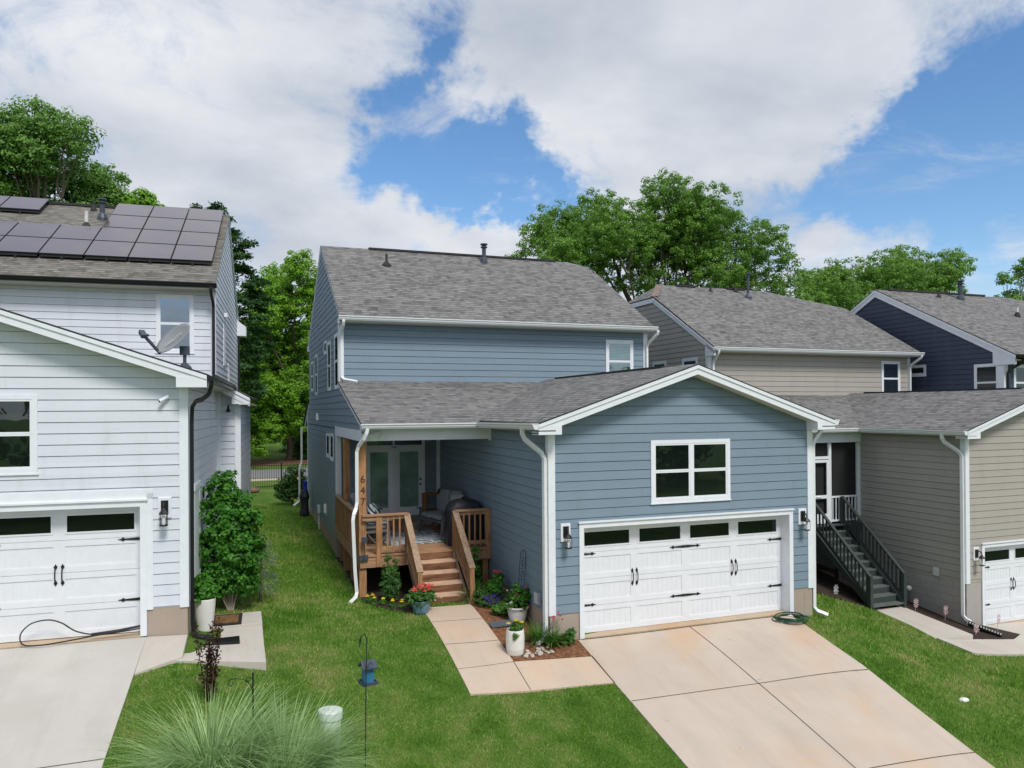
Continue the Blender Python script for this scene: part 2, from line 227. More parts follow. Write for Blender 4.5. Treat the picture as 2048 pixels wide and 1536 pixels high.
# ------------------------------------------------------------------ mesh helpers
class MB:
    def __init__(s): s.v = []; s.f = []; s.m = []
    def add(s, vs, fs, m=0):
        o = len(s.v); s.v += [tuple(p) for p in vs]; s.f += [tuple(i + o for i in f) for f in fs]; s.m += [m] * len(fs)
    def box(s, x0, y0, z0, x1, y1, z1, m=0):
        x0, x1 = min(x0, x1), max(x0, x1); y0, y1 = min(y0, y1), max(y0, y1); z0, z1 = min(z0, z1), max(z0, z1)
        s.add([(x0,y0,z0),(x1,y0,z0),(x1,y1,z0),(x0,y1,z0),(x0,y0,z1),(x1,y0,z1),(x1,y1,z1),(x0,y1,z1)], [(0,3,2,1),(4,5,6,7),(0,1,5,4),(1,2,6,5),(2,3,7,6),(3,0,4,7)], m)
    def prism(s, pts, vec, m=0, mside=None):
        n = len(pts); vec = Vector(vec); a = [Vector(p) for p in pts]; nn = Vector((0, 0, 0))
        for i in range(n): nn += a[i].cross(a[(i + 1) % n])
        if nn.dot(vec) > 0: a = a[::-1]
        b = [p + vec for p in a]; ms = m if mside is None else mside
        s.add(a + b, [tuple(range(n))], m); s.f.append(tuple(len(s.v) - n + i for i in range(n))[::-1]); s.m.append(ms)
        o = len(s.v) - 2 * n
        for i in range(n): j = (i + 1) % n; s.f.append((o + j, o + i, o + n + i, o + n + j)); s.m.append(ms)
    def obox(s, O, U, V, W, m=0):          # oriented box: origin and three edge vectors
        O, U, V, W = Vector(O), Vector(U), Vector(V), Vector(W); s.prism([O, O + U, O + U + V, O + V], W, m)
    def beam(s, p0, p1, wd, ht, m=0):      # rectangular bar from p0 to p1 (centre line)
        p0, p1 = Vector(p0), Vector(p1); d = (p1 - p0).normalized(); a = d.cross(Vector((0, 0, 1)))
        if a.length < 1e-4: a = Vector((1, 0, 0))
        a.normalize(); b = a.cross(d).normalized(); q = p0 - a * wd / 2 - b * ht / 2; s.prism([q, q + a * wd, q + a * wd + b * ht, q + b * ht], p1 - p0, m)
    def tube(s, path, r, n=8, m=0, cap=True, closed=False, sq=False):
        P = [Vector(p) for p in path]; k = len(P); rs = r if isinstance(r, (list, tuple)) else [r] * k; base = len(s.v); prev = None
        for i, p in enumerate(P):
            if closed: d = P[(i + 1) % k] - P[i - 1]
            else: d = (P[min(i + 1, k - 1)] - P[max(i - 1, 0)])
            d.normalize()
            if prev is None:
                a = d.cross(Vector((0, 0, 1)))
                if a.length < .1: a = d.cross(Vector((0, 1, 0)))
            else: a = prev - d * prev.dot(d)
            a.normalize(); prev = a; b = d.cross(a)
            for j in range(n):
                t = 2 * math.pi * (j + (.5 if sq else 0)) / n; s.v.append(tuple(p + (a * math.cos(t) + b * math.sin(t)) * rs[i]))
        for i in range(k if closed else k - 1):
            i2 = (i + 1) % k
            for j in range(n):
                j2 = (j + 1) % n; s.f.append((base + i * n + j, base + i * n + j2, base + i2 * n + j2, base + i2 * n + j)); s.m.append(m)
        if cap and not closed:
            s.f.append(tuple(base + j for j in range(n))[::-1]); s.m.append(m); s.f.append(tuple(base + (k - 1) * n + j for j in range(n))); s.m.append(m)
    def lathe(s, c, prof, n=24, m=0):
        base = len(s.v); c = Vector(c)
        for r, z in prof:
            for j in range(n): t = 2 * math.pi * j / n; s.v.append((c.x + r * math.cos(t), c.y + r * math.sin(t), c.z + z))
        for i in range(len(prof) - 1):
            for j in range(n): j2 = (j + 1) % n; s.f.append((base + i * n + j, base + i * n + j2, base + (i + 1) * n + j2, base + (i + 1) * n + j)); s.m.append(m)
        if prof[0][0] > 1e-4: s.f.append(tuple(base + j for j in range(n))[::-1]); s.m.append(m)
        if prof[-1][0] > 1e-4: s.f.append(tuple(base + (len(prof) - 1) * n + j for j in range(n))); s.m.append(m)
    def ball(s, c, r, m=0, n=10, k=6, sc=(1, 1, 1)):
        base = len(s.v); c = Vector(c)
        for i in range(k + 1):
            a = math.pi * i / k
            for j in range(n): t = 2 * math.pi * j / n; s.v.append((c.x + r * sc[0] * math.sin(a) * math.cos(t), c.y + r * sc[1] * math.sin(a) * math.sin(t), c.z - r * sc[2] * math.cos(a)))
        for i in range(k):
            for j in range(n): j2 = (j + 1) % n; s.f.append((base + i * n + j, base + i * n + j2, base + (i + 1) * n + j2, base + (i + 1) * n + j)); s.m.append(m)
    def build(s, name, mats, parent=None, smooth=False, bevel=0, split=None, **tags):
        if split is None: split = name in ('corner_board', 'foundation', 'ridge_vent')
        if split:               # every box was added on its own: make each a part of its own
            par_ = list(range(len(s.v)))
            def fd_(i):
                while par_[i] != i: par_[i] = par_[par_[i]]; i = par_[i]
                return i
            for f in s.f:
                for i in f[1:]: par_[fd_(i)] = fd_(f[0])
            gr = {}
            for f, m_ in zip(s.f, s.m): gr.setdefault(fd_(f[0]), []).append((f, m_))
            for g_ in gr.values():
                ids = sorted({i for f, _ in g_ for i in f}); mp = {i: j for j, i in enumerate(ids)}; t_ = MB(); t_.v = [s.v[i] for i in ids]; t_.f = [tuple(mp[i] for i in f) for f, _ in g_]; t_.m = [m_ for _, m_ in g_]; o = t_.build(name, mats, parent, smooth, bevel, False, **tags)
            return o
        me = bpy.data.meshes.new(name); me.from_pydata(s.v, [], s.f); me.validate()
        mats = mats if isinstance(mats, (list, tuple)) else [mats]
        for x in mats: me.materials.append(M[x] if isinstance(x, str) else x)
        if len(me.polygons) == len(s.m): me.polygons.foreach_set('material_index', s.m)
        uvl = me.uv_layers.new(name='UVMap'); nl = len(me.loops)
        co = np.empty(len(me.vertices) * 3); me.vertices.foreach_get('co', co); co = co.reshape(-1, 3); li = np.empty(nl, int); me.loops.foreach_get('vertex_index', li)
        nn = np.empty(len(me.polygons) * 3); me.polygons.foreach_get('normal', nn); nn = nn.reshape(-1, 3); lt = np.empty(len(me.polygons), int); me.polygons.foreach_get('loop_total', lt); nl_ = np.repeat(nn, lt, axis=0)
        h = np.stack([-nl_[:, 1], nl_[:, 0], np.zeros(nl)], 1); hl = np.linalg.norm(h, axis=1); flat = hl < .02; h[flat] = (1, 0, 0); hl[flat] = 1; h /= hl[:, None]
        vv = np.cross(nl_, h); sg = np.where(vv[:, 2] < 0, -1, 1); vv *= sg[:, None]; vv[flat] = (0, 1, 0); pc = co[li]
        uv = np.stack([(pc * h).sum(1), (pc * vv).sum(1)], 1); uvl.data.foreach_set('uv', uv.ravel())
        if smooth: me.polygons.foreach_set('use_smooth', [True] * len(me.polygons))
        me.update(); o = bpy.data.objects.new(name, me); col.objects.link(o)
        if parent: o.parent = parent
        if bevel:
            bm = o.modifiers.new('bevel', 'BEVEL'); bm.width = bevel; bm.segments = 2; bm.limit_method = 'ANGLE'
        for k, x in tags.items():
            if x: o[{'cat': 'category'}.get(k, k)] = x
        return o
def empty(name, loc, rz=0, label=None, cat=None, group=None):
    o = bpy.data.objects.new(name, None); col.objects.link(o); o.location = loc; o.rotation_euler = (0, 0, rz); o.empty_display_size = .2
    if label: o['label'] = label
    if cat: o['category'] = cat
    if group: o['group'] = group
    return o
def copy_tree(o, parent=None, **tags):
    c = o.copy(); col.objects.link(c); c.parent = parent
    for ch in list(o.children): copy_tree(ch, c)
    for k, x in tags.items(): c[{'cat': 'category'}.get(k, k)] = x
    return c
def quads(name, V, mat, parent=None, tri=False, **tags):     # V: (n,4,3) or (n,3,3) array of separate faces
    V = np.asarray(V, float); n, k = V.shape[:2]; me = bpy.data.meshes.new(name); me.vertices.add(n * k); me.vertices.foreach_set('co', V.ravel())
    me.loops.add(n * k); me.loops.foreach_set('vertex_index', np.arange(n * k)); me.polygons.add(n); me.polygons.foreach_set('loop_start', np.arange(0, n * k, k)); me.update(calc_edges=True)
    me.materials.append(M[mat] if isinstance(mat, str) else mat); o = bpy.data.objects.new(name, me); col.objects.link(o)
    if parent: o.parent = parent
    for q, x in tags.items():
        if x: o[{'cat': 'category'}.get(q, q)] = x
    return o
# ------------------------------------------------------------------ terrain height
CP = np.array([(.55,0,-.02),(.55,-2,-.37),(.55,-3.8,-.75),(3.06,0,-.02),(3.06,-2,-.42),(3.06,-4.1,-.9),(5.45,-.1,-.04),(5.45,-2.1,-.47),(5.45,-4.2,-1.1),
(-1.95,-1.5,-.3),(-1.95,1.9,.3),(-.95,-1.4,-.28),(-.9,1.9,.27),(-.1,0,0),(0,2.5,.22),(-2.2,3.5,.25),(0,3.5,.3),
(-3,4,.22),(-2.95,8.3,.29),(-2.95,12.7,.42),(-2.95,17,.5),
(-6.2,0,.55),(-5.2,.3,.42),(-6.6,-1.1,.5),(-6.5,-3.1,0.0),(-6.4,3,.7),(-6.2,7,.65),(-6,12,.55),(-6,17,.5),(-4.2,-3,-.22),(-4.6,-5.5,-.7),(-2.5,-4,-.6),(-1,-6,-1.1),(3,-7,-1.6),(6,-7,-1.85),(-6.5,-6,-.65),(-10,-5.5,-.75),(-7.5,-.9,.36),(-9,-2.5,.0),(-10,-1,.3),(-11.5,.3,.6),(-13,5,.8),
(6.3,0,-.12),(6.5,3,0.0),(8.6,2.2,-.72),(10.95,2.65,-1.15),(10.97,.57,-1.38),(10.8,4.9,-.8),(8.7,5.5,-.3),(12.4,1.3,-1.42),(12.4,4.8,-.95),(13.5,.9,-1.52),(15,-.5,-1.6),(13,-3,-2.1),(8.5,-1.5,-1.15),(9,-5,-1.9),(14,-7,-2.6),(8,9,0.0),(16,10,-.9),(25,5,-2.3),(25,-6,-3.2),
(-4.5,26,.2),(-15,26,.5),(8,26,0.1),(25,26,-.6),(-5,20,.4)], float)
def _fit():
    n = len(CP); A = np.zeros((n + 3, n + 3)); d = np.hypot(CP[:, None, 0] - CP[None, :, 0], CP[:, None, 1] - CP[None, :, 1])
    A[:n, :n] = d - np.eye(n) * .35; A[:n, n] = 1; A[:n, n + 1:] = CP[:, :2]; A[n, :n] = 1; A[n + 1:, :n] = CP[:, :2].T
    return np.linalg.solve(A, np.r_[CP[:, 2], 0, 0, 0])
_w = _fit()
def H(x, y):
    x = np.asarray(x, float); y = np.asarray(y, float); n = len(CP); s = _w[n] + _w[n + 1] * x + _w[n + 2] * y
    for i in range(n): s = s + _w[i] * np.hypot(x - CP[i, 0], y - CP[i, 1])
    q = np.clip((-x - 5.7) / .9, 0, 1) * np.clip((1.6 - y) / .8, 0, 1); s = s * (1 - q) + q * (np.minimum(.725, .725 + .215 * (y - .45)) - .03)
    d = np.hypot((x - 2) / 1.3, y - 5); t = np.clip((d - 20) / 16, 0, 1); t = t * t * (3 - 2 * t)
    far = np.where(y > 48, (y - 48) * .05 * np.clip(1 - (y - 48) / 300, 0, 1), 0) + np.where(y < -20, -3.0, 0) * np.clip((-20 - y) / 20, 0, 1)
    return s * (1 - t) + t * np.clip(far, -4, 8)
def hz(x, y): return float(H(x, y))
def inpoly(x, y, P):
    c = np.zeros(x.shape, bool); n = len(P)
    for i in range(n):
        x0, y0 = P[i]; x1, y1 = P[(i + 1) % n]
        k = ((y0 > y) != (y1 > y)) & (x < (x1 - x0) * (y - y0) / ((y1 - y0) if abs(y1 - y0) > 1e-9 else 1e-9) + x0); c ^= k
    return c
import bmesh
def sheet(name, poly, mat, dz=.02, res=.5, depth=.15, hfun=None, mats=None, **tags):      # polygon draped over the terrain, with a skirt
    bm = bmesh.new(); vs = [bm.verts.new((x, y, 0)) for x, y in poly]; bm.faces.new(vs)
    xs = [p[0] for p in poly]; ys = [p[1] for p in poly]
    for ax, lo, hi in ((0, min(xs), max(xs)), (1, min(ys), max(ys))):
        k = lo + res
        while k < hi:
            co = [0, 0, 0]; co[ax] = k; no = [0, 0, 0]; no[ax] = 1
            bmesh.ops.bisect_plane(bm, geom=bm.verts[:] + bm.edges[:] + bm.faces[:], plane_co=co, plane_no=no); k += res
    hf = hfun or (lambda x, y: hz(x, y) + dz)
    for v in bm.verts: v.co.z = hf(v.co.x, v.co.y)
    be = [e for e in bm.edges if e.is_boundary]
    r = bmesh.ops.extrude_edge_only(bm, edges=be)
    for g in r['geom']:
        if isinstance(g, bmesh.types.BMVert): g.co.z -= depth
    bmesh.ops.recalc_face_normals(bm, faces=bm.faces[:])
    up_ = sum(f.normal.z * f.calc_area() for f in bm.faces)
    if up_ < 0: bmesh.ops.reverse_faces(bm, faces=bm.faces[:])
    me = bpy.data.meshes.new(name); bm.to_mesh(me); bm.free(); me.materials.append(M[mat]); o = bpy.data.objects.new(name, me); col.objects.link(o)
    for q, x in tags.items():
        if x: o[{'cat': 'category'}.get(q, q)] = x
    return o
def strip(mb, p0, p1, wd, hf, n=8):          # thin joint line lying on a slab
    p0, p1 = Vector((*p0, 0)), Vector((*p1, 0)); d = (p1 - p0).normalized(); a = Vector((-d.y, d.x, 0)) * wd / 2; vs = []
    for i in range(n + 1):
        p = p0.lerp(p1, i / n)
        for q in (p - a, p + a): vs.append((q.x, q.y, hf(q.x, q.y)))
    mb.add(vs, [(2 * i, 2 * i + 2, 2 * i + 3, 2 * i + 1) for i in range(n)])
# ------------------------------------------------------------------ ground
def axis(a, b, fine, far):
    l = list(np.arange(a, b + 1e-6, fine)); s = fine; x = b
    while x < far: s *= 1.35; x += s; l.append(x)
    s = fine; x = a
    while x > -far: s *= 1.35; x -= s; l.insert(0, x)
    return np.array(l)
gx, gy = axis(-14, 18, .3, 900), axis(-9, 28, .3, 900); GX, GY = np.meshgrid(gx, gy); GZ = H(GX, GY)
GZ = GZ + .012 * np.sin(GX * 2.1 + GY * 1.3) * np.cos(GY * 1.7 - GX * .6)
gv = np.stack([GX.ravel(), GY.ravel(), GZ.ravel()], 1); ny, nx = GX.shape
ii = (np.arange(ny - 1)[:, None] * nx + np.arange(nx - 1)[None, :]).ravel()
gf = np.stack([ii, ii + 1, ii + nx + 1, ii + nx], 1)
me = bpy.data.meshes.new('ground'); me.vertices.add(len(gv)); me.vertices.foreach_set('co', gv.ravel()); me.loops.add(gf.size); me.loops.foreach_set('vertex_index', gf.ravel())
me.polygons.add(len(gf)); me.polygons.foreach_set('loop_start', np.arange(0, gf.size, 4)); me.polygons.foreach_set('use_smooth', np.ones(len(gf), bool)); me.update(calc_edges=True)
me.materials.append(M['lawn']); go = bpy.data.objects.new('ground', me); col.objects.link(go); go['kind'] = 'structure'
# ------------------------------------------------------------------ slabs and beds
DRV = [(.55, -.06), (5.5, -.06), (5.45, -4.3), (5.5, -9), (.5, -9), (.5, -1.62), (.53, -.68)]
WALK = [(-1.97, 2.1), (-.92, 2.1), (-.93, -.55), (.51, -.70), (.49, -1.60), (-1.97, -1.36)]
BED = [(-.92, 2.4), (-.92, 1.9), (-.92, -.5), (.54, -.66), (.66, .05), (.02, .05), (.02, 3.6), (-.9, 3.6)]
BED2 = [(-2.98, 2.98), (-2.8, 2.55), (-2.5, 2.15), (-2.2, 1.95), (-1.98, 1.95), (-1.9, 2.6), (-1.9, 3.6), (-3.0, 3.6)]
UNDER = [(-3.0, 3.5), (0.05, 3.5), (0.05, 8.2), (-3.0, 8.2)]
LD_ = lambda x, y: (-6.263 + x * math.cos(.0542) + y * math.sin(.0542), .492 - x * math.sin(.0542) + y * math.cos(.0542))      # white house frame
RD_ = lambda x, y: (12.363 + x * math.cos(.0138) - y * math.sin(.0138), 1.373 + x * math.sin(.0138) + y * math.cos(.0138))     # beige house frame
LDRV = [LD_(-.61, -.05), LD_(-.59, -6.5), LD_(-5.6, -6.5), LD_(-5.6, -.05)]
hl = lambda x, y: min(.725, .725 + .215 * (y - .45))
hd = lambda x, y: hz(x, y) + .03
sheet('driveway', DRV, 'drive', hfun=hd, depth=.1, kind='structure'); sheet('walkway', WALK, 'walk', hfun=hd, depth=.1, kind='structure')
sheet('driveway', LDRV, 'drive_l', hfun=hl, depth=.4, kind='structure')
sheet('mulch_bed', BED, 'mulch_r', dz=.016, res=.25, depth=.06, kind='structure'); sheet('mulch_bed', BED2, 'mulch_d', dz=.02, res=.25, depth=.06, kind='structure')
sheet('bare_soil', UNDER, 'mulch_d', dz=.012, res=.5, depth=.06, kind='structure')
jm = MB(); hj = lambda x, y: hd(x, y) + .004
strip(jm, (3.0, -.06), (3.04, -8.9), .016, hj, 24); strip(jm, (.52, -2.17), (5.46, -2.17), .014, hj, 16); strip(jm, (.5, -4.45), (5.46, -4.3), .014, hj, 16); strip(jm, (.62, -.065), (5.48, -.065), .02, hj, 12)
strip(jm, (.53, -.68), (.5, -1.62), .02, hj); strip(jm, (-.93, -.55), (-.96, -1.44), .012, hj); strip(jm, (-1.96, .25), (-.93, .25), .01, hj); strip(jm, (-1.96, 1.25), (-.93, 1.25), .008, hj); strip(jm, (-1.96, -.62), (-.93, -.55), .01, hj)
jm.build('pavement_joints', 'joint', kind='structure')
jm = MB(); strip(jm, LD_(-.6, -3.05), LD_(-5.6, -3.3), .014, lambda x, y: hl(x, y) + .004, 8); jm.build('pavement_joints', 'joint', kind='structure')
# beige house: walk, second slab, driveway and bed
RW1 = [RD_(-1.98, 1.35), RD_(-.82, 1.25), RD_(-.82, -.80), RD_(-2.05, -.80)]
h1 = lambda x, y: -1.10 + .095 * (y - 2.65) + .03
sheet('walkway', RW1, 'slab', hfun=h1, depth=.25, kind='structure')
RW2 = [RD_(-2.05, -.81), RD_(-.62, -.81), RD_(.42, -.95), RD_(1.0, -.72), RD_(.55, -.03), RD_(5.8, -.03), RD_(5.8, -7), RD_(.4, -7), RD_(.4, -1.75), RD_(-1.95, -1.66)]
h2 = lambda x, y: hz(x, y) + .05
sheet('driveway', RW2, 'slab', hfun=h2, depth=.25, kind='structure')
RBED = [RD_(-.78, 3.0), RD_(-.78, -.82), RD_(.40, -.93), RD_(.95, -.70), RD_(.5, .02), RD_(.02, .02), RD_(.02, 3.1)]
sheet('mulch_bed', RBED, 'mulch_d', dz=.05, res=.25, depth=.1, kind='structure')
RUND = [RD_(-3.6, 2.6), RD_(-2.0, 1.36), RD_(-.82, 1.26), RD_(-.78, 3.1), RD_(0, 3.1), RD_(0, 8), RD_(-4, 8)]
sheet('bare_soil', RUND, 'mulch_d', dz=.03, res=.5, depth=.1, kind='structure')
# white house: apron wedge and three broad steps by the side door
def slab(poly, z, dep, name='concrete_step', z2=None, **tags):
    mb = MB(); top = [Vector((*p, z if z2 is None else z2[i])) for i, p in enumerate(poly)]; mb.prism(top, (0, 0, -dep)); return mb.build(name, 'slab', bevel=.008, **tags)
slab([LD_(-.62, -.02), LD_(.0, -.02), LD_(.02, -.85), LD_(-.60, -1.15)], .70, .5, 'walkway', z2=[.72, .70, .60, .50], kind='structure')
slab([(-6.24, 2.0), (-5.08, 1.95), (-5.08, 1.12), (-6.24, 1.15)], .60, .4, 'walkway', kind='structure')
slab([(-6.24, 1.15), (-5.08, 1.12), (-5.08, .20), (-6.24, .25)], .565, .4, 'walkway', kind='structure', z2=[.565, .55, .50, .53])
slab([(-6.27, .45), (-5.08, .20), (-5.07, -.62), (-6.40, -.40)], .46, .45, 'walkway', kind='structure', z2=[.575, .50, .45, .565])
# far road, sidewalk, embankment behind the houses
sheet('road', [(-200, 37.5), (200, 37.5), (200, 47.5), (-200, 47.5)], 'asphalt', dz=.03, res=8, depth=.1, kind='structure')
sheet('sidewalk', [(-200, 34), (200, 34), (200, 35.6), (-200, 35.6)], 'walk2', dz=.06, res=8, depth=.1, kind='structure')
jm = MB(); strip(jm, (-190, 42.3), (190, 42.3), .12, lambda x, y: hz(x, y) + .036, 60); strip(jm, (-190, 42.65), (190, 42.65), .12, lambda x, y: hz(x, y) + .036, 60); jm.build('road_line', 'yellow', kind='structure')
sheet('leaf_litter', [(-60, 49.2), (60, 49.2), (60, 52.6), (-60, 52.6)], 'mulch_r', dz=.05, res=2, depth=.1, kind='structure')
# ------------------------------------------------------------------ building helpers
def clipz(P, z, above):
    o = []; n = len(P)
    for i in range(n):
        a, b = P[i], P[(i + 1) % n]; ia = (a[1] >= z) if above else (a[1] <= z); ib = (b[1] >= z) if above else (b[1] <= z)
        if ia: o.append(a)
        if ia != ib: t = (z - a[1]) / (b[1] - a[1]); o.append((a[0] + (b[0] - a[0]) * t, z))
    return o
def siding(mb, O, U, Nn, poly, ph, m=0, outd=.013, gr=.0085):      # lapped boards; a groove is added under each lap so the line shades dark
    O, U, Nn = Vector(O), Vector(U), Vector(Nn); zmin = min(p[1] for p in poly); zmax = max(p[1] for p in poly); k = math.floor((zmin - ph) / S + 1e-6); flip = U.cross(Vector((0, 0, 1))).dot(Nn) < 0
    def face(pts): mb.add(pts[::-1] if flip else pts, [tuple(range(len(pts)))], m)
    def span(q, z):
        us = [u for u, zz in q if abs(zz - z) < 1e-4]; return (min(us), max(us)) if len(us) >= 2 else None
    while ph + k * S < zmax - 1e-4:
        za = ph + k * S; k += 1; band = clipz(clipz(poly, za, True), za + S, False)
        if len(band) < 3: continue
        zt = za + S - gr; q = clipz(band, zt, False); g = clipz(band, zt, True); at = lambda u, z, d: O + U * u + Vector((0, 0, z)) + Nn * d; dz = lambda z: outd * (1 - (z - za) / S)
        if len(q) >= 3:
            face([at(u, z, dz(z)) for u, z in q]); zb = max(za, zmin); e = span(q, zb)
            if e: face([at(e[0], zb, -.03), at(e[1], zb, -.03), at(e[1], zb, dz(zb)), at(e[0], zb, dz(zb))])
            e = span(q, zt)
            if e: face([at(e[0], zt, dz(zt)), at(e[1], zt, dz(zt)), at(e[1], zt, -.03), at(e[0], zt, -.03)])
        if len(g) >= 3: face([at(u, z, -.03) for u, z in g])
        e = span(q, max(za, zmin)); e2 = span(q, zt)
        if e and e2 and e[1] - e[0] > 2.5 and za >= zmin - 1e-6:
            u = e[0] + (abs(math.sin(k * 12.9898 + O.x * 3.1 + O.y) * 43758.5) % 1) * 3.66
            while u < min(e[1], e2[1]) - .3:
                if u > max(e[0], e2[0]) + .3: face([at(u - .0022, za + .001, dz(za) + .0012), at(u + .0022, za + .001, dz(za) + .0012), at(u + .0022, zt, dz(zt) + .0012), at(u - .0022, zt, dz(zt) + .0012)]); mb.m[-1] = 1
                u += 3.66
def wb(mb, O, U, Nn, u0, z0, u1, z1, n0, n1, m=0):
    O, U, Nn = Vector(O), Vector(U), Vector(Nn); Z = Vector((0, 0, 1)); P = [O + U * a + Z * b + Nn * n0 for a, b in ((u0, z0), (u1, z0), (u1, z1), (u0, z1))]; mb.prism(P, Nn * (n1 - n0), m)
def window(par, O, U, Nn, wd, ht, cols=1, rail=True, tw=.075, glass='glass', blinds=False, label=None, muntin=False):
    f = MB(); 
    for a in ((0, 0, wd, tw), (0, ht - tw, wd, ht), (0, tw, tw, ht - tw), (wd - tw, tw, wd, ht - tw)): wb(f, O, U, Nn, a[0], a[1], a[2], a[3], 0, .027)
    wb(f, O, U, Nn, -.015, -.025, wd + .015, 0, 0, .035)
    iw = (wd - 2 * tw); cw = iw / cols; fo = f.build('window', 'trim', par, label=label); s_ = .032
    for c in range(cols):
        u0 = tw + c * cw; u1 = u0 + cw; sa = MB()
        if c: wb(sa, O, U, Nn, u0 - .03, tw, u0 + .03, ht - tw, 0, .026)
        zm = ht / 2; parts = ((tw, zm, .0195), (zm, ht - tw, .022)) if rail else ((tw, ht - tw, .021),)
        for za, zb, n1 in parts:
            e = .03 if (c and cols > 1) else 0; e2 = .03 if c < cols - 1 else 0; a, b = u0 + e, u1 - e2
            wb(sa, O, U, Nn, a, za, a + s_, zb, 0, n1); wb(sa, O, U, Nn, b - s_, za, b, zb, 0, n1); wb(sa, O, U, Nn, a + s_, za, b - s_, za + s_, 0, n1 - .001); wb(sa, O, U, Nn, a + s_, zb - s_, b - s_, zb, 0, n1 - .001)
            g = MB(); wb(g, O, U, Nn, a + s_ - .004, za + s_ - .004, b - s_ + .004, zb - s_ + .004, .0155, .0165 if not blinds else .0165)
            g.build('pane', 'glass_clear' if blinds else glass, fo)
        sa.build('sash', 'trim', fo)
    if blinds:
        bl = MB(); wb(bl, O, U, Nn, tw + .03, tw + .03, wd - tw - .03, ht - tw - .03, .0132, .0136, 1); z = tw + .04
        while z < ht - tw - .05: wb(bl, O, U, Nn, tw + .03, z, wd - tw - .03, z + .031, .0137, .0148, 0); z += .046
        bl.build('blinds', ['blind', 'dark'], fo)
    return fo
def hinge_mb(O, U, Nn, u, z, dr, ln=.36):
    h = MB(); O, U, Nn = Vector(O), Vector(U), Vector(Nn); Z = Vector((0, 0, 1)); b = O + U * u + Z * z
    P = [(0, -.026), (ln * .72, -.011), (ln * .76, -.03), (ln * .82, -.026), (ln * .86, -.012), (ln, 0), (ln * .86, .012), (ln * .82, .026), (ln * .76, .03), (ln * .72, .011), (0, .026)]
    h.prism([b + U * (p[0] * dr) + Z * p[1] for p in P], Nn * .012); return h
def handle_mb(O, U, Nn, u, z):
    h = MB(); O, U, Nn = Vector(O), Vector(U), Vector(Nn); Z = Vector((0, 0, 1)); b = O + U * u + Z * z
    for s_ in (-1, 1):
        q = b + Z * (.125 * s_); P = [(0, -.045), (.022, -.01), (.026, .012), (.010, .03), (0, .055), (-.010, .03), (-.026, .012), (-.022, -.01)]
        h.prism([q + U * p[0] + Z * (p[1] * s_) for p in P], Nn * .01)
    h.tube([b + Z * (.12 * math.cos(t)) + Nn * (.012 + .045 * math.sin(t)) for t in [math.pi * i / 8 for i in range(9)]], .010, 6); return h
def garage_door(par, O, U, Nn, wd, ht, label, rails=True):
    O = Vector(O); U = Vector(U); Nn = Vector(Nn); d = MB(); wb(d, O, U, Nn, 0, 0, wd, ht, -.045, 0); sec = ht / 4; st = .17; cw = (wd - .10) / 4
    pan = []
    for r in range(4):
        za, zb = r * sec, (r + 1) * sec
        wb(d, O, U, Nn, 0, za + .004, wd, za + .10, 0, .012); wb(d, O, U, Nn, 0, zb - .10, wd, zb - .004, 0, .012)
        for c in range(5):
            uc = .05 + c * cw; a, b = max(0, uc - st / 2), min(wd, uc + st / 2)
            if c == 0: a, b = 0, .10
            if c == 4: a, b = wd - .10, wd
            wb(d, O, U, Nn, a, za + .10, b, zb - .10, 0, .0118)
        for c in range(4):
            a = (.10 if c == 0 else .05 + c * cw + st / 2); b = (wd - .10 if c == 3 else .05 + (c + 1) * cw - st / 2)
            if r < 3:
                n = 9
                for j in range(1, n): wb(d, O, U, Nn, a + (b - a) * j / n - .004, za + .10, a + (b - a) * j / n + .004, zb - .10, 0, .004)
                wb(d, O, U, Nn, a, za + .10, b, za + .118, 0, .006); 
            else: pan.append((a, za + .10, b, zb - .10))
    do = d.build('garage_door', 'door', par, label=label)
    for a, z0, b, z1 in pan:
        f = MB(); e = .028
        for q in ((a, z0, b, z0 + e), (a, z1 - e, b, z1), (a, z0 + e, a + e, z1 - e), (b - e, z0 + e, b, z1 - e)): wb(f, O, U, Nn, *q, 0, .022)
        f.build('window_frame', 'door', do); g = MB(); wb(g, O, U, Nn, a + e, z0 + e, b - e, z1 - e, .003, .006); g.build('window_pane', 'glass_pane', do)
    zt_, zl = sec * 3 + .035, sec + .035
    for z in (sec * 3 - .03, sec * 1 - .04 + .06):
        for u, dr in ((.012, 1), (wd / 2 - .006, -1), (wd / 2 + .006, 1), (wd - .012, -1)): hinge_mb(O + Nn * .0125, U, Nn, u, z, dr).build('strap_hinge', 'black', do)
    for c in (1, 3):
        uc = .05 + c * cw
        for s_ in (-.05, .05): handle_mb(O + Nn * .0125, U, Nn, uc + s_, sec * 2 - .03).build('handle', 'black', do)
    return do
def door_surround(par, O, U, Nn, wd, ht, rec, tw=.095):       # trim on the wall face and jambs going back to the door
    f = MB(); wb(f, O, U, Nn, -tw, 0, 0, ht, -.0, .03); wb(f, O, U, Nn, wd, 0, wd + tw, ht, 0, .03); wb(f, O, U, Nn, -tw, ht, wd + tw, ht + tw, 0, .03); wb(f, O, U, Nn, -tw - .02, ht + tw, wd + tw + .02, ht + tw + .03, 0, .06)
    wb(f, O, U, Nn, -.015, 0, 0, ht, -rec, -.001); wb(f, O, U, Nn, wd, 0, wd + .015, ht, -rec, -.001); wb(f, O, U, Nn, -.015, ht, wd + .015, ht + .015, -rec, -.001)
    f.build('door_trim', 'trim', par)
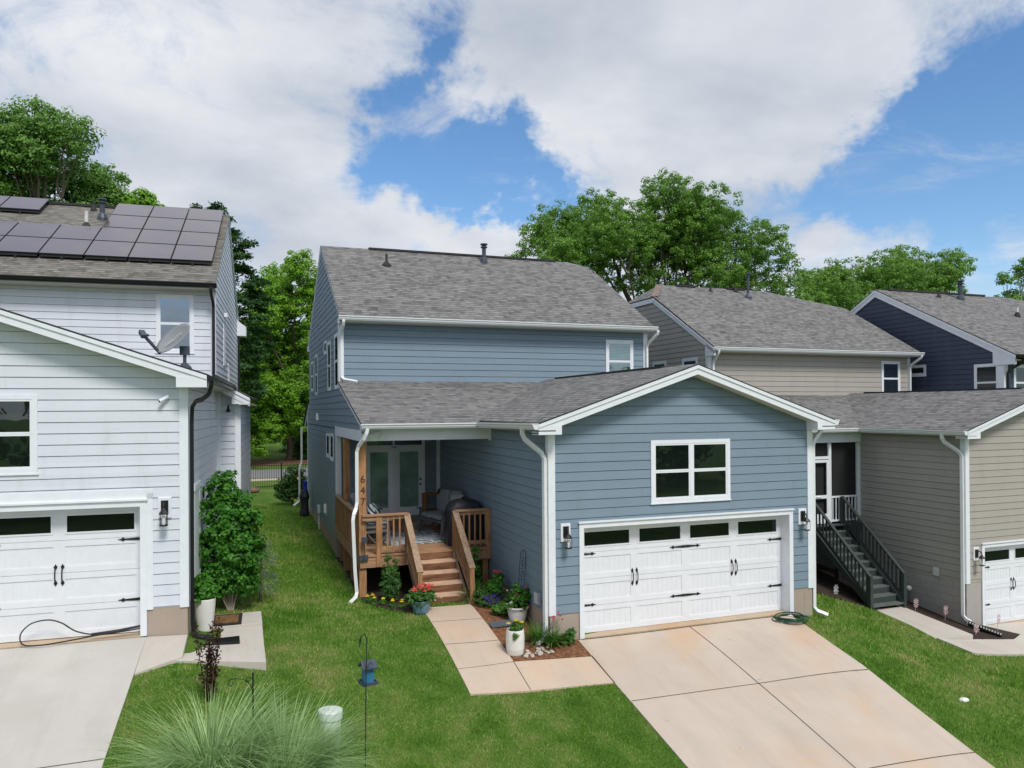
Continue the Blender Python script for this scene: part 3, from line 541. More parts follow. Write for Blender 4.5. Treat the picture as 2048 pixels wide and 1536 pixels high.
def lantern(par, O, U, Nn, arm=.10):
    O, U, Nn = Vector(O), Vector(U), Vector(Nn); Z = Vector((0, 0, 1)); b = MB(); wb(b, O, U, Nn, -.10, -.17, .10, .17, 0, .035); lo = b.build('lamp_block', 'trim', par, bevel=.006)
    k = MB(); wb(k, O, U, Nn, -.055, -.09, .055, .12, .035, .055); c = O + Nn * (.055 + arm)
    k.tube([O + Nn * .055 + Z * .03, O + Nn * (.055 + arm * .5) + Z * .09, c + Z * .04], .012, 6)
    k.lathe(c + Z * (-.09), [(.075, 0), (.07, .02), (.045, .055), (.03, .07), (.012, .10), (.012, .13), (.0, .14)], 8); k.lathe(c + Z * (-.28), [(.065, 0), (.068, .015), (.055, .022)], 8)
    for s1 in (-1, 1):
        for s2 in (-1, 1): k.tube([c + U * (.048 * s1) + Nn * (.048 * s2) + Z * -.27, c + U * (.05 * s1) + Nn * (.05 * s2) + Z * -.085], .005, 4)
    k.build('lantern', 'black', lo); g = MB(); g.lathe(c + Z * -.26, [(.02, 0), (.024, .08), (.024, .14)], 8); g.build('lamp_bulb', 'wpot', lo); return lo
def roofplane(mb, pts, th=.05, m=0, ms=1): mb.prism([Vector(p) for p in pts], (0, 0, -th), m, ms)
def rake(mb, p0, p1, nrm, h=.18, t=.03, m=0):         # barge board below the line p0-p1, proud along nrm
    p0, p1, nrm = Vector(p0), Vector(p1), Vector(nrm); z = Vector((0, 0, -h)); mb.prism([p0, p1, p1 + z, p0 + z], nrm * t, m); z2 = Vector((0, 0, -h * .36)); mb.prism([p0 + nrm * t, p1 + nrm * t, p1 + z2 + nrm * t, p0 + z2 + nrm * t], nrm * .02, m)
def gutter(par, p0, p1, outv, mat='gutter'):
    p0, p1, o = Vector(p0), Vector(p1), Vector(outv); Z = Vector((0, 0, 1)); mb = MB(); P = [(0, 0), (0, -.115), (.075, -.115), (.10, -.075), (.105, -.045), (.125, -.025), (.125, 0), (.112, 0), (.108, -.03), (.012, -.03), (.012, 0)]
    a = [p0 + o * q[0] + Z * q[1] for q in P]; b = [p1 + o * q[0] + Z * q[1] for q in P]; n = len(P); mb.add(a + b, [tuple(range(n)), tuple(range(n, 2 * n))[::-1]] + [(i, (i + 1) % n, n + (i + 1) % n, n + i) for i in range(n)]); return mb.build('gutter', mat, par)
def downspout(par, path, mat='gutter', r=.05):
    mb = MB(); P = [Vector(p) for p in path]; Q = [P[0]]
    for i in range(1, len(P) - 1):
        a = (P[i] - P[i - 1]); b = (P[i + 1] - P[i]); d = min(.07, a.length * .45, b.length * .45); Q += [P[i] - a.normalized() * d, P[i], P[i] + b.normalized() * d] if False else [P[i] - a.normalized() * d, P[i] + b.normalized() * d]
    Q.append(P[-1]); mb.tube(Q, r, 4, sq=True); return mb.build('downspout', mat, par)
def pipe_vent(par, p, h, r=.045, mat='metal', cap=True, base=.13, pmat=None):
    k = MB(); p = Vector(p); k.lathe(p + Vector((0, 0, -.12)), [(base, 0), (base * .95, .14), (r * 1.5, .26), (r, .30)], 12); k.lathe(p, [(r, .1), (r, h)], 12, 0 if pmat is None else 1)
    if cap: k.lathe(p + Vector((0, 0, h)), [(r, -.12), (r * 1.7, -.10), (r * 1.7, -.07), (r, -.06), (r, -.02), (r * 1.8, -.01), (r * 1.8, .03), (r * .6, .05), (0, .05)], 12)
    return k.build('vent_pipe', [mat, pmat or mat], par, smooth=False)
X_, Y_, Z_ = Vector((1, 0, 0)), Vector((0, 1, 0)), Vector((0, 0, 1)); NY, NX = -Y_, -X_
def floodlight(par, O, mat='wpot'):
    k = MB(); O = Vector(O); k.lathe(O, [(.05, -.02), (.05, .0)], 10)
    for s_ in (-1, 1): k.tube([O + Vector((0, -.02, 0)), O + Vector((.10 * s_, -.06, -.02)), O + Vector((.13 * s_, -.16, -.09))], [.015, .03, .055], 10)
    return k.build('floodlight', mat, par)
def seccam(par, p, d, mat='trim', r=.03):
    k = MB(); p, d = Vector(p), Vector(d).normalized(); k.tube([p, p + d * .17], r, 10); k.tube([p + d * .17, p + d * .175], r * .8, 10, 1); k.tube([p + d * .06, p + d * .02 + Vector((.04, .06, .05))], .012, 6); k.lathe(p + Vector((.04, .08, .05)), [(.03, -.02), (.03, .02)], 8); return k.build('security_camera', [mat, 'black'], par)
def found_wall(par, O, U, Nn, segs, mat='found', t=.2):
    k = MB()
    for u0, u1, z0, z1 in segs: wb(k, O, U, Nn, u0, z0, u1, z1, -t, -.004)
    return k.build('foundation', mat, par)
# ================================================================== BLUE HOUSE
BH = empty('blue_house', (0, 0, 0), 0, 'two storey slate blue clapboard house with grey shingle roof and white double garage', 'house', 'houses in the row')
W = 6.12; Mx = -2.95; D = 7.3; DL = 8.12; GA = 5.25; GE = 4.12; ph = 3.7114 - 40 * S; zb = .512
wl = MB()
siding(wl, (0, 0, 0), X_, NY, [(.0, zb), (.61, zb), (.61, 2.2), (.0, 2.2)], ph); siding(wl, (0, 0, 0), X_, NY, [(5.61, zb), (W, zb), (W, 2.2), (5.61, 2.2)], ph)
siding(wl, (0, 0, 0), X_, NY, [(0, 2.2), (W, 2.2), (W, 4.1), (W / 2, 5.15), (0, 4.1)], ph)
siding(wl, (0, 0, 0), Y_, NX, [(0, zb), (3.5, zb), (3.5, 4.1), (0, 4.1)], ph); siding(wl, (0, 0, 0), Y_, NX, [(3.5, .9), (DL, .9), (DL, 4.1), (3.5, 4.1)], ph)
siding(wl, (W, 0, 0), Y_, X_, [(0, zb), (7.3, zb), (7.3, 4.0), (0, 4.0)], ph)
wl.build('garage_wall', ['blue', 'caulk_blue'], BH)
wl = MB(); siding(wl, (Mx, D, 0), X_, NY, [(0, 4.0), (9.3, 4.0), (9.3, 6.8), (0, 6.8)], ph); siding(wl, (6.35, 0, 0), Y_, X_, [(D, .0), (16.6, 0), (16.6, 6.8), (11.3, 9.5), (D, 6.8)], ph)
RY, RZ, EZ, EY = 11.72, 9.68, 6.87, 6.93
siding(wl, (Mx, 0, 0), Y_, NX, [(D, 5.05), (16.5, 5.05), (16.5, 6.84), (RY, RZ - .12), (D, 6.84)], ph)
siding(wl, (Mx, 0, 0), Y_, NX, [(3.35, 3.86), (16.5, 3.86), (16.5, 5.05), (7.0, 5.05), (3.35, 4.08)], ph); siding(wl, (Mx, 0, 0), Y_, NX, [(DL, .79), (16.5, .79), (16.5, 3.9), (DL, 3.9)], ph)
siding(wl, (Mx, 0, 0), Y_, NX, [(16.5, 1.2), (17.2, 1.2), (17.2, 4.2), (16.5, 4.6)], ph)
siding(wl, (Mx, DL, 0), X_, NY, [(0, 1.1), (2.95, 1.1), (2.95, 4.0), (0, 4.0)], ph)
wl.build('house_wall', ['blue', 'caulk_blue'], BH)
found_wall(BH, (0, 0, 0), X_, NY, [(0, .61, -.4, zb), (5.61, W, -.6, zb)]); found_wall(BH, (0, 0, 0), Y_, NX, [(0, 3.6, -.4, zb), (3.6, DL, -.1, .9)]); found_wall(BH, (W, 0, 0), Y_, X_, [(0, 8, -.8, zb)])
found_wall(BH, (Mx, 0, 0), Y_, NX, [(DL, 17.2, -.2, .79)]); found_wall(BH, (Mx, DL, 0), X_, NY, [(0, 2.95, -.1, 1.1)])
k = MB(); k.box(.70, -.02, -.3, 5.51, .26, .012); k.build('threshold', 'sill', BH)
door_surround(BH, (.70, 0, 0), X_, NY, 4.81, 2.10, .25); garage_door(BH, (.70, .25, .015), X_, NY, 4.81, 2.085, 'white double garage door with four dark panes and black strap hinges')
window(BH, (2.172, 0, 2.50), X_, NY, 1.855, 1.24, cols=2, label='white twin sash window above the garage door')
window(BH, (4.95, D, 5.16), X_, NY, .93, 1.30, blinds=True, label='upper window with half open blinds')
cb = MB(); t = .022
for x in (0, ): cb.box(x - t, -t, zb - .02, x + .115, -.0, 4.1); cb.box(x - t, 0, zb - .02, x, .115, 4.1)
cb.box(W - .115, -t, zb - .02, W + t, 0, 4.1); cb.box(W, 0, zb - .02, W + t, .115, 4.1)
cb.box(Mx - t, D - t, 5.02, Mx + .115, D, 6.8); cb.box(Mx - t, D, 5.02, Mx, D + .09, 6.8); cb.box(6.35 - .115, D - t, 4.6, 6.35 + t, D, 6.8); cb.box(6.35, D, 4.6, 6.35 + t, D + .1, 6.8)
cb.box(Mx - t, DL - .15, 1.2, Mx + .02, DL, 3.95); cb.box(Mx - .02, DL - .17, 1.2, Mx + .12, DL - .02, 3.9); cb.box(-.115, DL - t, 1.2, 0, DL, 3.95); cb.box(Mx - t, 17.12, 1.2, Mx + .1, 17.25, 4.2)
cb.build('corner_board', 'trim', BH)
# roofs
rf = MB(); sl = (RZ - EZ) / (RY - EY); kx, ky = 6.44, 11.35; kz = EZ + sl * (ky - EY)
roofplane(rf, [(Mx - .04, EY, EZ), (6.42, EY, EZ), (6.42, ky, kz), (5.66, RY, RZ), (Mx - .04, RY, RZ)]); roofplane(rf, [(Mx - .04, RY, RZ), (5.66, RY, RZ), (6.47, 2 * RY - ky, kz), (6.47, 16.55, EZ), (Mx - .04, 16.55, EZ)])
roofplane(rf, [(6.47, ky, kz), (6.47, 2 * RY - ky, kz), (5.66, RY, RZ)])
rz_ = MB(); rz_.box(Mx + 1.5, RY - .11, RZ - .03, 5.2, RY + .11, RZ + .03); rz_.box(W / 2 - .09, .9, GA - .03, W / 2 + .09, 6.6, GA + .022)
mf = rf.build('main_roof', ['roof', 'ridge'], BH); rz_.build('ridge_vent', 'ridge', BH)
rf = MB(); OV = -.34; gs = (GA - GE) / (W / 2 + .34)
roofplane(rf, [(OV, OV, GE), (W / 2, OV, GA), (W / 2, D, GA), (OV, D, GE)]); roofplane(rf, [(W - OV, OV, GE), (W - OV, D, GE), (W / 2, D, GA), (W / 2, OV, GA)])
roofplane(rf, [(Mx - .05, 3.18, 4.09), (W / 2, 3.18, 4.09), (W / 2, D, 5.16), (Mx - .05, D, 5.16)]); rf.build('lower_roof', ['roof', 'ridge'], BH)
rf = MB(); roofplane(rf, [(Mx - .1, 16.5, 4.68), (2, 16.5, 4.68), (2, 18.5, 3.8), (Mx - .1, 18.5, 3.8)]); rf.build('rear_roof', ['roof', 'ridge'], BH)
fa = MB(); rake(fa, (OV, OV + .035, GE - .03), (W / 2, OV + .035, GA - .03), NY, .18); rake(fa, (W - OV, OV + .035, GE - .03), (W / 2, OV + .035, GA - .03), NY, .18)
for s_ in (1, -1):      # eave returns and sloping soffits
    xo = OV if s_ > 0 else W - OV; xi = (.12 if s_ > 0 else W - .12); zz = GE - .035
    fa.prism([(xo, OV - .0, zz), (xo, OV - .0, zz - .185), (xi, OV - .0, zz - .185), (xi, OV - .0, zz + gs * .46 - .17)], (0, .34, 0))
    fa.prism([(xo, OV + .04, zz - .17), (W / 2, OV + .04, GA - .20), (W / 2, 0, GA - .20), (xo, 0, zz - .17)], (0, 0, .02), 1)
fa.box(OV + .0, OV, GE - .16, -.0, D, GE - .14, 1); fa.box(W, OV, GE - .16, W - OV, D, GE - .14, 1); fa.box(OV, 0, GE - .15, OV + .02, 3.3, GE - .05); fa.box(W - OV - .02, 0, GE - .15, W - OV, D, GE - .05)
fa.box(Mx, EY, EZ - .17, 6.45, D, EZ - .155, 1); fa.box(Mx - .03, EY, EZ - .16, 6.46, EY + .02, EZ - .055); fa.box(Mx - .04, EY - .0, EZ - .20, Mx - .01, D + .02, EZ - .06)
for a, b in (((Mx - .045, EY, EZ - .05), (Mx - .045, RY, RZ - .05)), ((Mx - .045, RY, RZ - .05), (Mx - .045, 16.55, EZ - .05))): rake(fa, Vector(a) + X_ * .045, Vector(b) + X_ * .045, NX, .12, .022)
rake(fa, (Mx + .0, 3.18, 4.04), (Mx, D, 5.11), NX, .12, .022); rake(fa, (Mx, 16.5, 4.62), (Mx, 18.5, 3.75), NX, .12, .022)
fa.box(Mx - .06, 16.3, EZ - .25, Mx + .02, 16.6, EZ - .07)
fa.build('fascia', ['trim', 'soffit'], BH)
gutter(BH, (Mx - .06, EY, EZ - .02), (6.49, EY, EZ - .02), NY); gutter(BH, (Mx - .06, 3.18, 4.08), (OV - .1, 3.18, 4.08), NY); gutter(BH, (OV, 3.2, 4.08), (OV, OV - .0, GE - .01), NX); gutter(BH, (W - OV, OV, GE - .01), (W - OV, D, GE - .01), X_)
downspout(BH, [(Mx + .06, EY - .06, EZ - .12), (Mx + .06, EY - .06, EZ - .22), (Mx + .05, D - .06, EZ - .45), (Mx + .05, D - .06, 5.2), (Mx + .42, D - .3, 5.12)])
downspout(BH, [(6.5, EY - .06, EZ - .12), (6.5, EY - .06, EZ - .22), (6.32, D - .07, EZ - .55), (6.32, D - .07, 4.9)])
downspout(BH, [(OV - .06, .35, GE - .1), (OV - .06, .35, GE - .28), (-.07, .05, GE - .62), (-.07, .05, .12), (-.3, -.1, .03)])
downspout(BH, [(W - OV + .06, .1, GE - .1), (W - OV + .06, .1, GE - .22), (W + .07, .03, GE - .5), (W + .07, .03, .0), (W + .30, -.12, -.10)])
downspout(BH, [(Mx + .07, 3.12, 3.98), (Mx + .02, 3.12, 3.80), (Mx - .13, 3.32, 3.55), (Mx - .13, 3.32, 2.32), (Mx - .24, 3.2, 2.1), (Mx - .20, 3.2, .95), (Mx - .16, 3.2, .42), (Mx - .36, 2.95, .33)])
downspout(BH, [(Mx - .16, 18.35, 3.7), (Mx - .16, 18.35, 2.3), (Mx - .26, 18.2, 2.1), (Mx - .26, 18.2, .75), (Mx - .5, 18.0, .6)])
pipe_vent(BH, (-1.09, 10.45, 8.905), .38, .035, 'ridge', False, .17); pipe_vent(BH, (2.37, 11.2, 9.35), .62, .07)
# side windows
for (ya, yb_, za, zb_, r_) in ((7.45, 8.20, 4.98, 6.46, True), (9.20, 9.95, 4.98, 6.40, True), (10.3, 11.0, 6.12, 6.52, False), (13.2, 13.95, 4.93, 6.30, True), (14.7, 15.5, 5.1, 6.16, True), (9.62, 10.42, 3.0, 3.70, False), (8.62, 9.36, 2.96, 3.72, False)):
    window(BH, (Mx, yb_, za), NY, NX, yb_ - ya, zb_ - za, rail=r_, tw=.055)
k = MB(); k.prism([(Mx - .01, 13.15, 4.05), (Mx - .01, 13.0, 4.28), (Mx - .01, 12.9, 4.05)], (-.07, 0, 0)); k.build('wall_vent', 'trim', BH)
k = MB(); k.box(Mx - .10, 12.4, 1.0, Mx - .014, 12.6, 1.25); k.tube([(Mx - .05, 12.5, 1.0), (Mx - .05, 12.5, .45)], .025, 8); k.build('meter_box', 'ped', BH)
k = MB(); k.prism([(Mx - .02, 10.65, 1.25), (Mx - .02, 10.45, 1.25), (Mx - .02, 10.55, 1.52)], (-.07, 0, 0)); k.box(Mx - .03, 10.5, 1.15, Mx - .013, 10.6, 1.3); k.build('wall_vent', 'wpot', BH)
k = MB(); k.box(-.06, .42, .60, -.012, .56, .80); k.box(-.09, .40, .62, -.06, .58, .82); k.build('outlet_box', 'pvc', BH)
k = MB(); k.box(Mx + .15, 17.5, 0, Mx + .5, 17.9, 1.9); k.build('brick_pier', 'brick', BH); k = MB(); k.box(Mx + .2, 17.55, 1.9, Mx + .42, 17.85, 3.75); k.box(Mx + .14, 17.49, 1.86, Mx + .52, 17.91, 1.93); k.build('porch_column', 'trim', BH)
lantern(BH, (.32, 0, 2.04), X_, NY); lantern(BH, (5.85, 0, 2.04), X_, NY)
# porch: beams, ceiling, french door and transom
k = MB(); k.box(Mx - .03, 3.42, 3.70, 0.0, 3.56, 4.06); k.box(Mx - .03, 3.56, 3.69, Mx + .11, DL, 3.93); k.box(Mx - .0, 3.2, 3.98, 0, 3.42, 3.995); k.box(Mx + .11, 3.56, 3.90, 0, DL, 3.92); k.box(-.02, 3.4, 3.66, .015, 3.58, 4.0); k.build('porch_beam', 'trim', BH)
floodlight(BH, (Mx + .30, 3.42, 3.89))
PO = (0, DL, 0)
k = MB()
for a in ((-2.25, 1.36, -2.12, 3.60), (-1.42, 1.36, -1.29, 3.34), (-.545, 1.36, -.46, 3.60), (-2.12, 3.31, -.545, 3.38), (-2.12, 3.54, -.545, 3.60), (-1.39, 3.38, -1.33, 3.54)): wb(k, PO, X_, NY, a[0], a[1], a[2], a[3], .0, .05)
fd = k.build('french_door', 'trim', BH)
for a, b in ((-2.12, -1.42), (-1.29, -.545)):
    k = MB(); wb(k, PO, X_, NY, a, 1.38, a + .10, 3.31, 0, .03); wb(k, PO, X_, NY, b - .10, 1.38, b, 3.31, 0, .03); wb(k, PO, X_, NY, a + .1, 1.38, b - .1, 1.62, 0, .03); wb(k, PO, X_, NY, a + .1, 3.19, b - .1, 3.31, 0, .03); k.build('door_leaf', 'trim', fd)
    k = MB(); wb(k, PO, X_, NY, a + .1, 1.62, b - .1, 3.19, .016, .018, 0); k.build('door_pane', 'glass_door', fd)
    k = MB(); wb(k, PO, X_, NY, a + .1, 1.62, b - .1, 3.19, .0132, .0145, 0); k.build('door_blind', plain('door_blind_grey', (.58, .63, .62), .7, .25, 3), fd)
for a, b in ((-2.12, -1.39), (-1.33, -.545)):
    k = MB(); wb(k, PO, X_, NY, a, 3.38, b, 3.54, .015, .018); k.build('transom_pane', 'glass', fd)
for z in (2.40, 2.26):
    k = MB(); k.ball((-.60, DL - .07, z), .032); k.tube([(-.60, DL - .03, z), (-.60, DL - .07, z)], .015, 6); k.build('door_knob', 'black', fd)
# ================================================================== PORCH DECK
DK = empty('porch_deck', (-1.5, 5.8, .25), 0, 'cedar porch deck with balustrades and five stair treads beside the blue garage', 'deck')
ZD = 1.20; off = Vector((1.5, -5.8, -.25))
def dk(mb, name, mat, par=None, **t):
    o = mb.build(name, mat, par or DK, **t)
    if par is None: o.location = off
    return o
k = MB(); y = 3.47
while y < DL - .02: k.box(Mx - .03, y, ZD - .035, -.02, y + .134, ZD); y += .142
dk(k, 'deck_floor', 'woodh')
k = MB(); k.box(Mx - .05, 3.49, ZD - .27, -.01, 3.53, ZD - .037); k.box(Mx - .05, 3.53, ZD - .27, Mx - .01, DL, ZD - .037); k.box(Mx, 5.2, ZD - .26, 0, 5.24, ZD - .04); dk(k, 'rim_board', 'woodh')
k = MB(); k.box(-1.7, 6.5, ZD + .002, -.45, DL - .02, ZD + .10); dk(k, 'door_step', 'wood')
for (x, y0, z0, z1, s_) in ((Mx + .02, 3.62, .1, 3.66, .155), (Mx + .03, 6.25, .1, 3.66, .15), (Mx + .1, 7.6, .1, ZD - .05, .14), (Mx + .06, 5.2, .1, ZD - .05, .14), (-.12, 3.62, .3, ZD - .05, .12)):
    k = MB(); k.box(x - s_ / 2, y0 - s_ / 2, z0, x + s_ / 2, y0 + s_ / 2, z1); dk(k, 'post', 'wood')
def rail(p0, p1, nb, posts=(True, True), bz=.10, name='railing'):
    p0, p1 = Vector(p0), Vector(p1); d = (p1 - p0); k = MB(); top = ZD + .87; mt = 'woodh' if abs(d.x) > abs(d.y) else 'woody'
    k.beam(p0 + Z_ * (top - p0.z), p1 + Z_ * (top - p1.z), .14, .038, 0); o = dk(k, name, mt)
    for zz in (top - .06, ZD + bz + .03): k = MB(); k.beam(p0 + Z_ * (zz - p0.z), p1 + Z_ * (zz - p1.z), .04, .085, 0); k.build('rail_board', mt, o)
    for i in range(nb):
        q = p0 + d * (i + .5) / nb; b = MB(); b.box(q.x - .018, q.y - .042, ZD + bz - .04, q.x + .018, q.y - .021, top - .02) if abs(d.x) > abs(d.y) else b.box(q.x - .042, q.y - .018, ZD + bz - .04, q.x - .021, q.y + .018, top - .02); b.build('baluster', 'wood', o)
    for f, q in zip(posts, (p0, p1)):
        if f: b = MB(); b.box(q.x - .046, q.y - .046, ZD - .26, q.x + .046, q.y + .046, top - .02); b.build('rail_post', 'wood', o)
    return o
rail((Mx + .35, 3.50, ZD), (-1.93, 3.50, ZD), 5); rail((-.86, 3.50, ZD), (-.06, 3.50, ZD), 6); rail((Mx - .02, 3.75, ZD), (Mx - .02, 7.9, ZD), 30, (False, False))
k = MB(); k.beam((Mx + .0, 3.50, ZD + .87), (Mx + .35, 3.5, ZD + .87), .14, .038); k.beam((Mx + .0, 3.48, ZD + .80), (Mx + .35, 3.48, ZD + .80), .04, .085); dk(k, 'rail_cap', 'woodh')
run, rise = .262, .187; XL, XR = -1.90, -.92
for i in range(1, 6):
    z = ZD - rise * i; y1 = 3.49 - run * (i - 1) - (.0 if i > 1 else 0); k = MB()
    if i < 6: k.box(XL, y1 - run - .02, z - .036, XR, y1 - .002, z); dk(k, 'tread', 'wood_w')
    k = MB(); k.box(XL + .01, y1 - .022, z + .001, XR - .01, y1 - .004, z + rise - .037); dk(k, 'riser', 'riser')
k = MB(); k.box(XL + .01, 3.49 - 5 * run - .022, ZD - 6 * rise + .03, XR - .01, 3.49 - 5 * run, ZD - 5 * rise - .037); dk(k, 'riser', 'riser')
for x in (XL - .02, XR + .02):
    k = MB(); k.prism([(x - .02, 3.49, ZD - .02), (x - .02, 2.16, .26), (x - .02, 2.16, .16), (x - .02, 2.4, .16), (x - .02, 3.49, ZD - .30)], (.04, 0, 0)); dk(k, 'stringer', 'woody')
    s_ = -1 if x < -1.5 else 1; xr = x + .05 * s_; k = MB(); a = Vector((xr, 3.50, ZD + .86)); b = Vector((xr, 2.17, ZD - 5 * rise + .76)); k.beam(a, b, .135, .04); k.beam(a - Z_ * .07, b - Z_ * .07 + Y_ * .02, .04, .085); k.beam(a - Z_ * .78, b - Z_ * .58 + Y_ * .02, .04, .085)
    so_ = dk(k, 'stair_railing', 'woody')
    for i in range(9):
        q = a.lerp(b, (i + .7) / 9.6); bb = MB(); bb.box(q.x - .018, q.y - .018, q.z - .70, q.x + .018, q.y + .018, q.z - .03); bb.build('baluster', 'wood', so_)
    bb = MB(); bb.box(xr - .046, 2.17, .14, xr + .046, 2.262, b.z - .0); bb.build('newel_post', 'wood', so_)
def text(name, s_, size, mat, ext=.004):
    c = bpy.data.curves.new(name, 'FONT'); c.body = s_; c.size = size; c.extrude = ext; c.align_x = 'CENTER'; c.align_y = 'CENTER'; o = bpy.data.objects.new(name, c); col.objects.link(o)
    dg = bpy.context.evaluated_depsgraph_get(); me = bpy.data.meshes.new_from_object(o.evaluated_get(dg)); bpy.data.objects.remove(o); me.materials.clear(); me.materials.append(M[mat]); ob = bpy.data.objects.new(name, me); col.objects.link(ob); return ob
for i, ch in enumerate('647'):
    o = text('house_number', ch, .22, 'num'); o.parent = DK; o.rotation_euler = (R(90), 0, 0); o.location = off + Vector((Mx + .025, 3.62 - .0825, 2.86 - .245 * i))
k = MB(); k.box(Mx - .07, 3.44, 1.10, Mx + .12, 3.46, 1.22); dk(k, 'bracket', 'metal')
k = MB(); k.tube([(Mx + .03, 3.40, 1.95), (Mx + .05, 3.38, 1.8), (Mx + .03, 3.40, 1.66)], .006, 5); k.box(Mx - .02, 3.36, 1.50, Mx + .09, 3.44, 1.62); k.tube([(Mx + .03, 3.40, 1.5), (Mx + .04, 3.40, 1.3), (Mx + .02, 3.40, 1.15)], .012, 5); k.build('wind_chime', 'metal', label='small grey metal wind chime hanging at the front porch post', cat='wind chime')
def settle(root):       # children were modelled with absolute heights: bring them down to the root's base
    for c in root.children: c.location.z -= root.location.z
# ================================================================== WHITE HOUSE
WH = empty('white_house', (-6.2631, .492, .715), -.0542, 'white clapboard house with solar panels and black gutters at the left edge of the photo', 'house', 'houses in the row')
ph = 5.1022 - 60 * S; phu = 7.3974 - 60 * S; zb = 1.172; LX = -.19
wl = MB(); siding(wl, (-6.12, 0, 0), X_, NY, [(0, zb), (.51, zb), (.51, 2.86), (0, 2.86)], ph); siding(wl, (-.515, 0, 0), X_, NY, [(0, zb), (.515, zb), (.515, 2.86), (0, 2.86)], ph)
siding(wl, (-6.12, 0, 0), X_, NY, [(0, 2.86), (6.12, 2.86), (6.12, 4.97), (3.06, 6.02), (0, 4.97)], ph); siding(wl, (0, 0, 0), Y_, X_, [(0, zb), (5.5, zb), (5.5, 4.97), (0, 4.97)], ph)
wl.build('garage_wall', ['white_s', 'caulk_white_s'], WH)
wl = MB(); siding(wl, (-9.3, 7.6, 0), X_, NY, [(0, 4.6), (9.11, 4.6), (9.11, 7.6), (0, 7.6)], phu); siding(wl, (LX, 7.6, 0), Y_, X_, [(0, 1.0), (9.6, 1.0), (9.6, 7.55), (4.85, 10.45), (0, 7.6)], phu)
siding(wl, (0, 5.5, 0), X_, NY, [(0, .9), (.52, .9), (.52, 4.70), (0, 4.95)], phu); siding(wl, (.52, 5.5, 0), Y_, X_, [(0, .9), (5.5, .9), (5.5, 4.7), (0, 4.7)], phu); wl.build('house_wall', ['white_s', 'caulk_white_s'], WH)
found_wall(WH, (0, 0, 0), X_, NY, [(-.61, 0, .2, zb), (-6.12, -5.5, .2, zb)]); found_wall(WH, (0, 0, 0), Y_, X_, [(0, 5.5, .2, zb), ]); found_wall(WH, (.52, 5.5, 0), Y_, X_, [(0, 5.5, .2, .9)])
k = MB(); k.box(-5.5, -.02, .4, -.705, .26, .735); k.build('threshold', 'sill', WH)
door_surround(WH, (-5.5, 0, .735), X_, NY, 4.795, 2.10, .25); garage_door(WH, (-5.5, .25, .745), X_, NY, 4.795, 2.085, 'white double garage door beside the drive on the left')
k = MB(); k.box(-.61, -.02, zb - .02, -.515, -.0, 3.05); k.box(-6.12, -.02, 2.955, -.515, 0, 3.11); k.box(-.115, -.022, zb - .02, .022, 0, 4.96); k.box(0, 0, zb - .02, .022, .115, 4.96); k.box(LX - .11, 7.578, 5.0, LX + .02, 7.6, 7.6); k.box(LX, 7.6, 5, LX + .02, 7.7, 7.6)
k.box(.41, 5.478, .9, .542, 5.5, 4.72); k.box(.52, 5.5, .9, .542, 5.6, 4.7); k.box(.0, 5.47, 1.0, .10, 5.5, 4.9); k.build('corner_board', 'trim', WH)
window(WH, (-4.01, 0, 3.42), X_, NY, 1.855, 1.23, cols=2, label='large dark sash window above the left garage door'); window(WH, (-1.60, 7.6, 5.89), X_, NY, .90, 1.50, glass='glass_up', label='sash window behind the satellite dish')
for ya, yb_, za, zb_ in ((10.2, 10.7, 5.75, 6.95), (12.0, 12.5, 4.9, 5.9)): window(WH, (LX, ya, za), Y_, X_, yb_ - ya, zb_ - za, tw=.06)
rf = MB(); sl = .583; RY, EY, EZ = 12.45, 7.2, 7.66; RZ = EZ + sl * (RY - EY)
roofplane(rf, [(-11, EY, EZ), (LX + .05, EY, EZ), (LX + .05, RY, RZ), (-11, RY, RZ)]); roofplane(rf, [(-11, RY, RZ), (LX + .05, RY, RZ), (LX + .05, 17.4, RZ - sl * 4.95), (-11, 17.4, RZ - sl * 4.95)]); rf.build('main_roof', ['roof2', 'ridge'], WH)
rf = MB(); GA, GE = 6.12, 4.98; roofplane(rf, [(-3.06, -.34, GA), (.34, -.34, GE), (.34, 7.55, GE), (-3.06, 7.55, GA)]); roofplane(rf, [(-3.06, -.34, GA), (-3.06, 7.55, GA), (-6.46, 7.55, GE), (-6.46, -.34, GE)]); rf.build('garage_roof', ['roof2', 'ridge'], WH)
rf = MB(); roofplane(rf, [(LX - .1, 5.2, 5.24), (.76, 5.2, 4.72), (.76, 11, 4.72), (LX - .1, 11, 5.24)]); rf.build('side_roof', ['roof2', 'ridge'], WH)
k = MB(); k.box(-9.5, RY - .1, RZ - .02, -3.0, RY + .1, RZ + .05); k.build('ridge_vent', 'ridge', WH)
fa = MB(); gs = (GA - GE) / 3.4; rake(fa, (.34, -.305, GE - .03), (-3.06, -.305, GA - .03), NY, .18); rake(fa, (-6.46, -.305, GE - .03), (-3.06, -.305, GA - .03), NY, .18)
fa.prism([(.34, -.34, GE - .035), (.34, -.34, GE - .22), (-.12, -.34, GE - .22), (-.12, -.34, GE - .035 + gs * .46 - .17)], (0, .34, 0)); fa.prism([(.34, -.30, GE - .205), (-3.06, -.30, GA - .20), (-3.06, 0, GA - .20), (.34, 0, GE - .205)], (0, 0, .02), 1); fa.box(0, -.3, GE - .15, .34, 5.5, GE - .13, 1); fa.box(.32, 0, GE - .14, .34, 5.4, GE - .05)
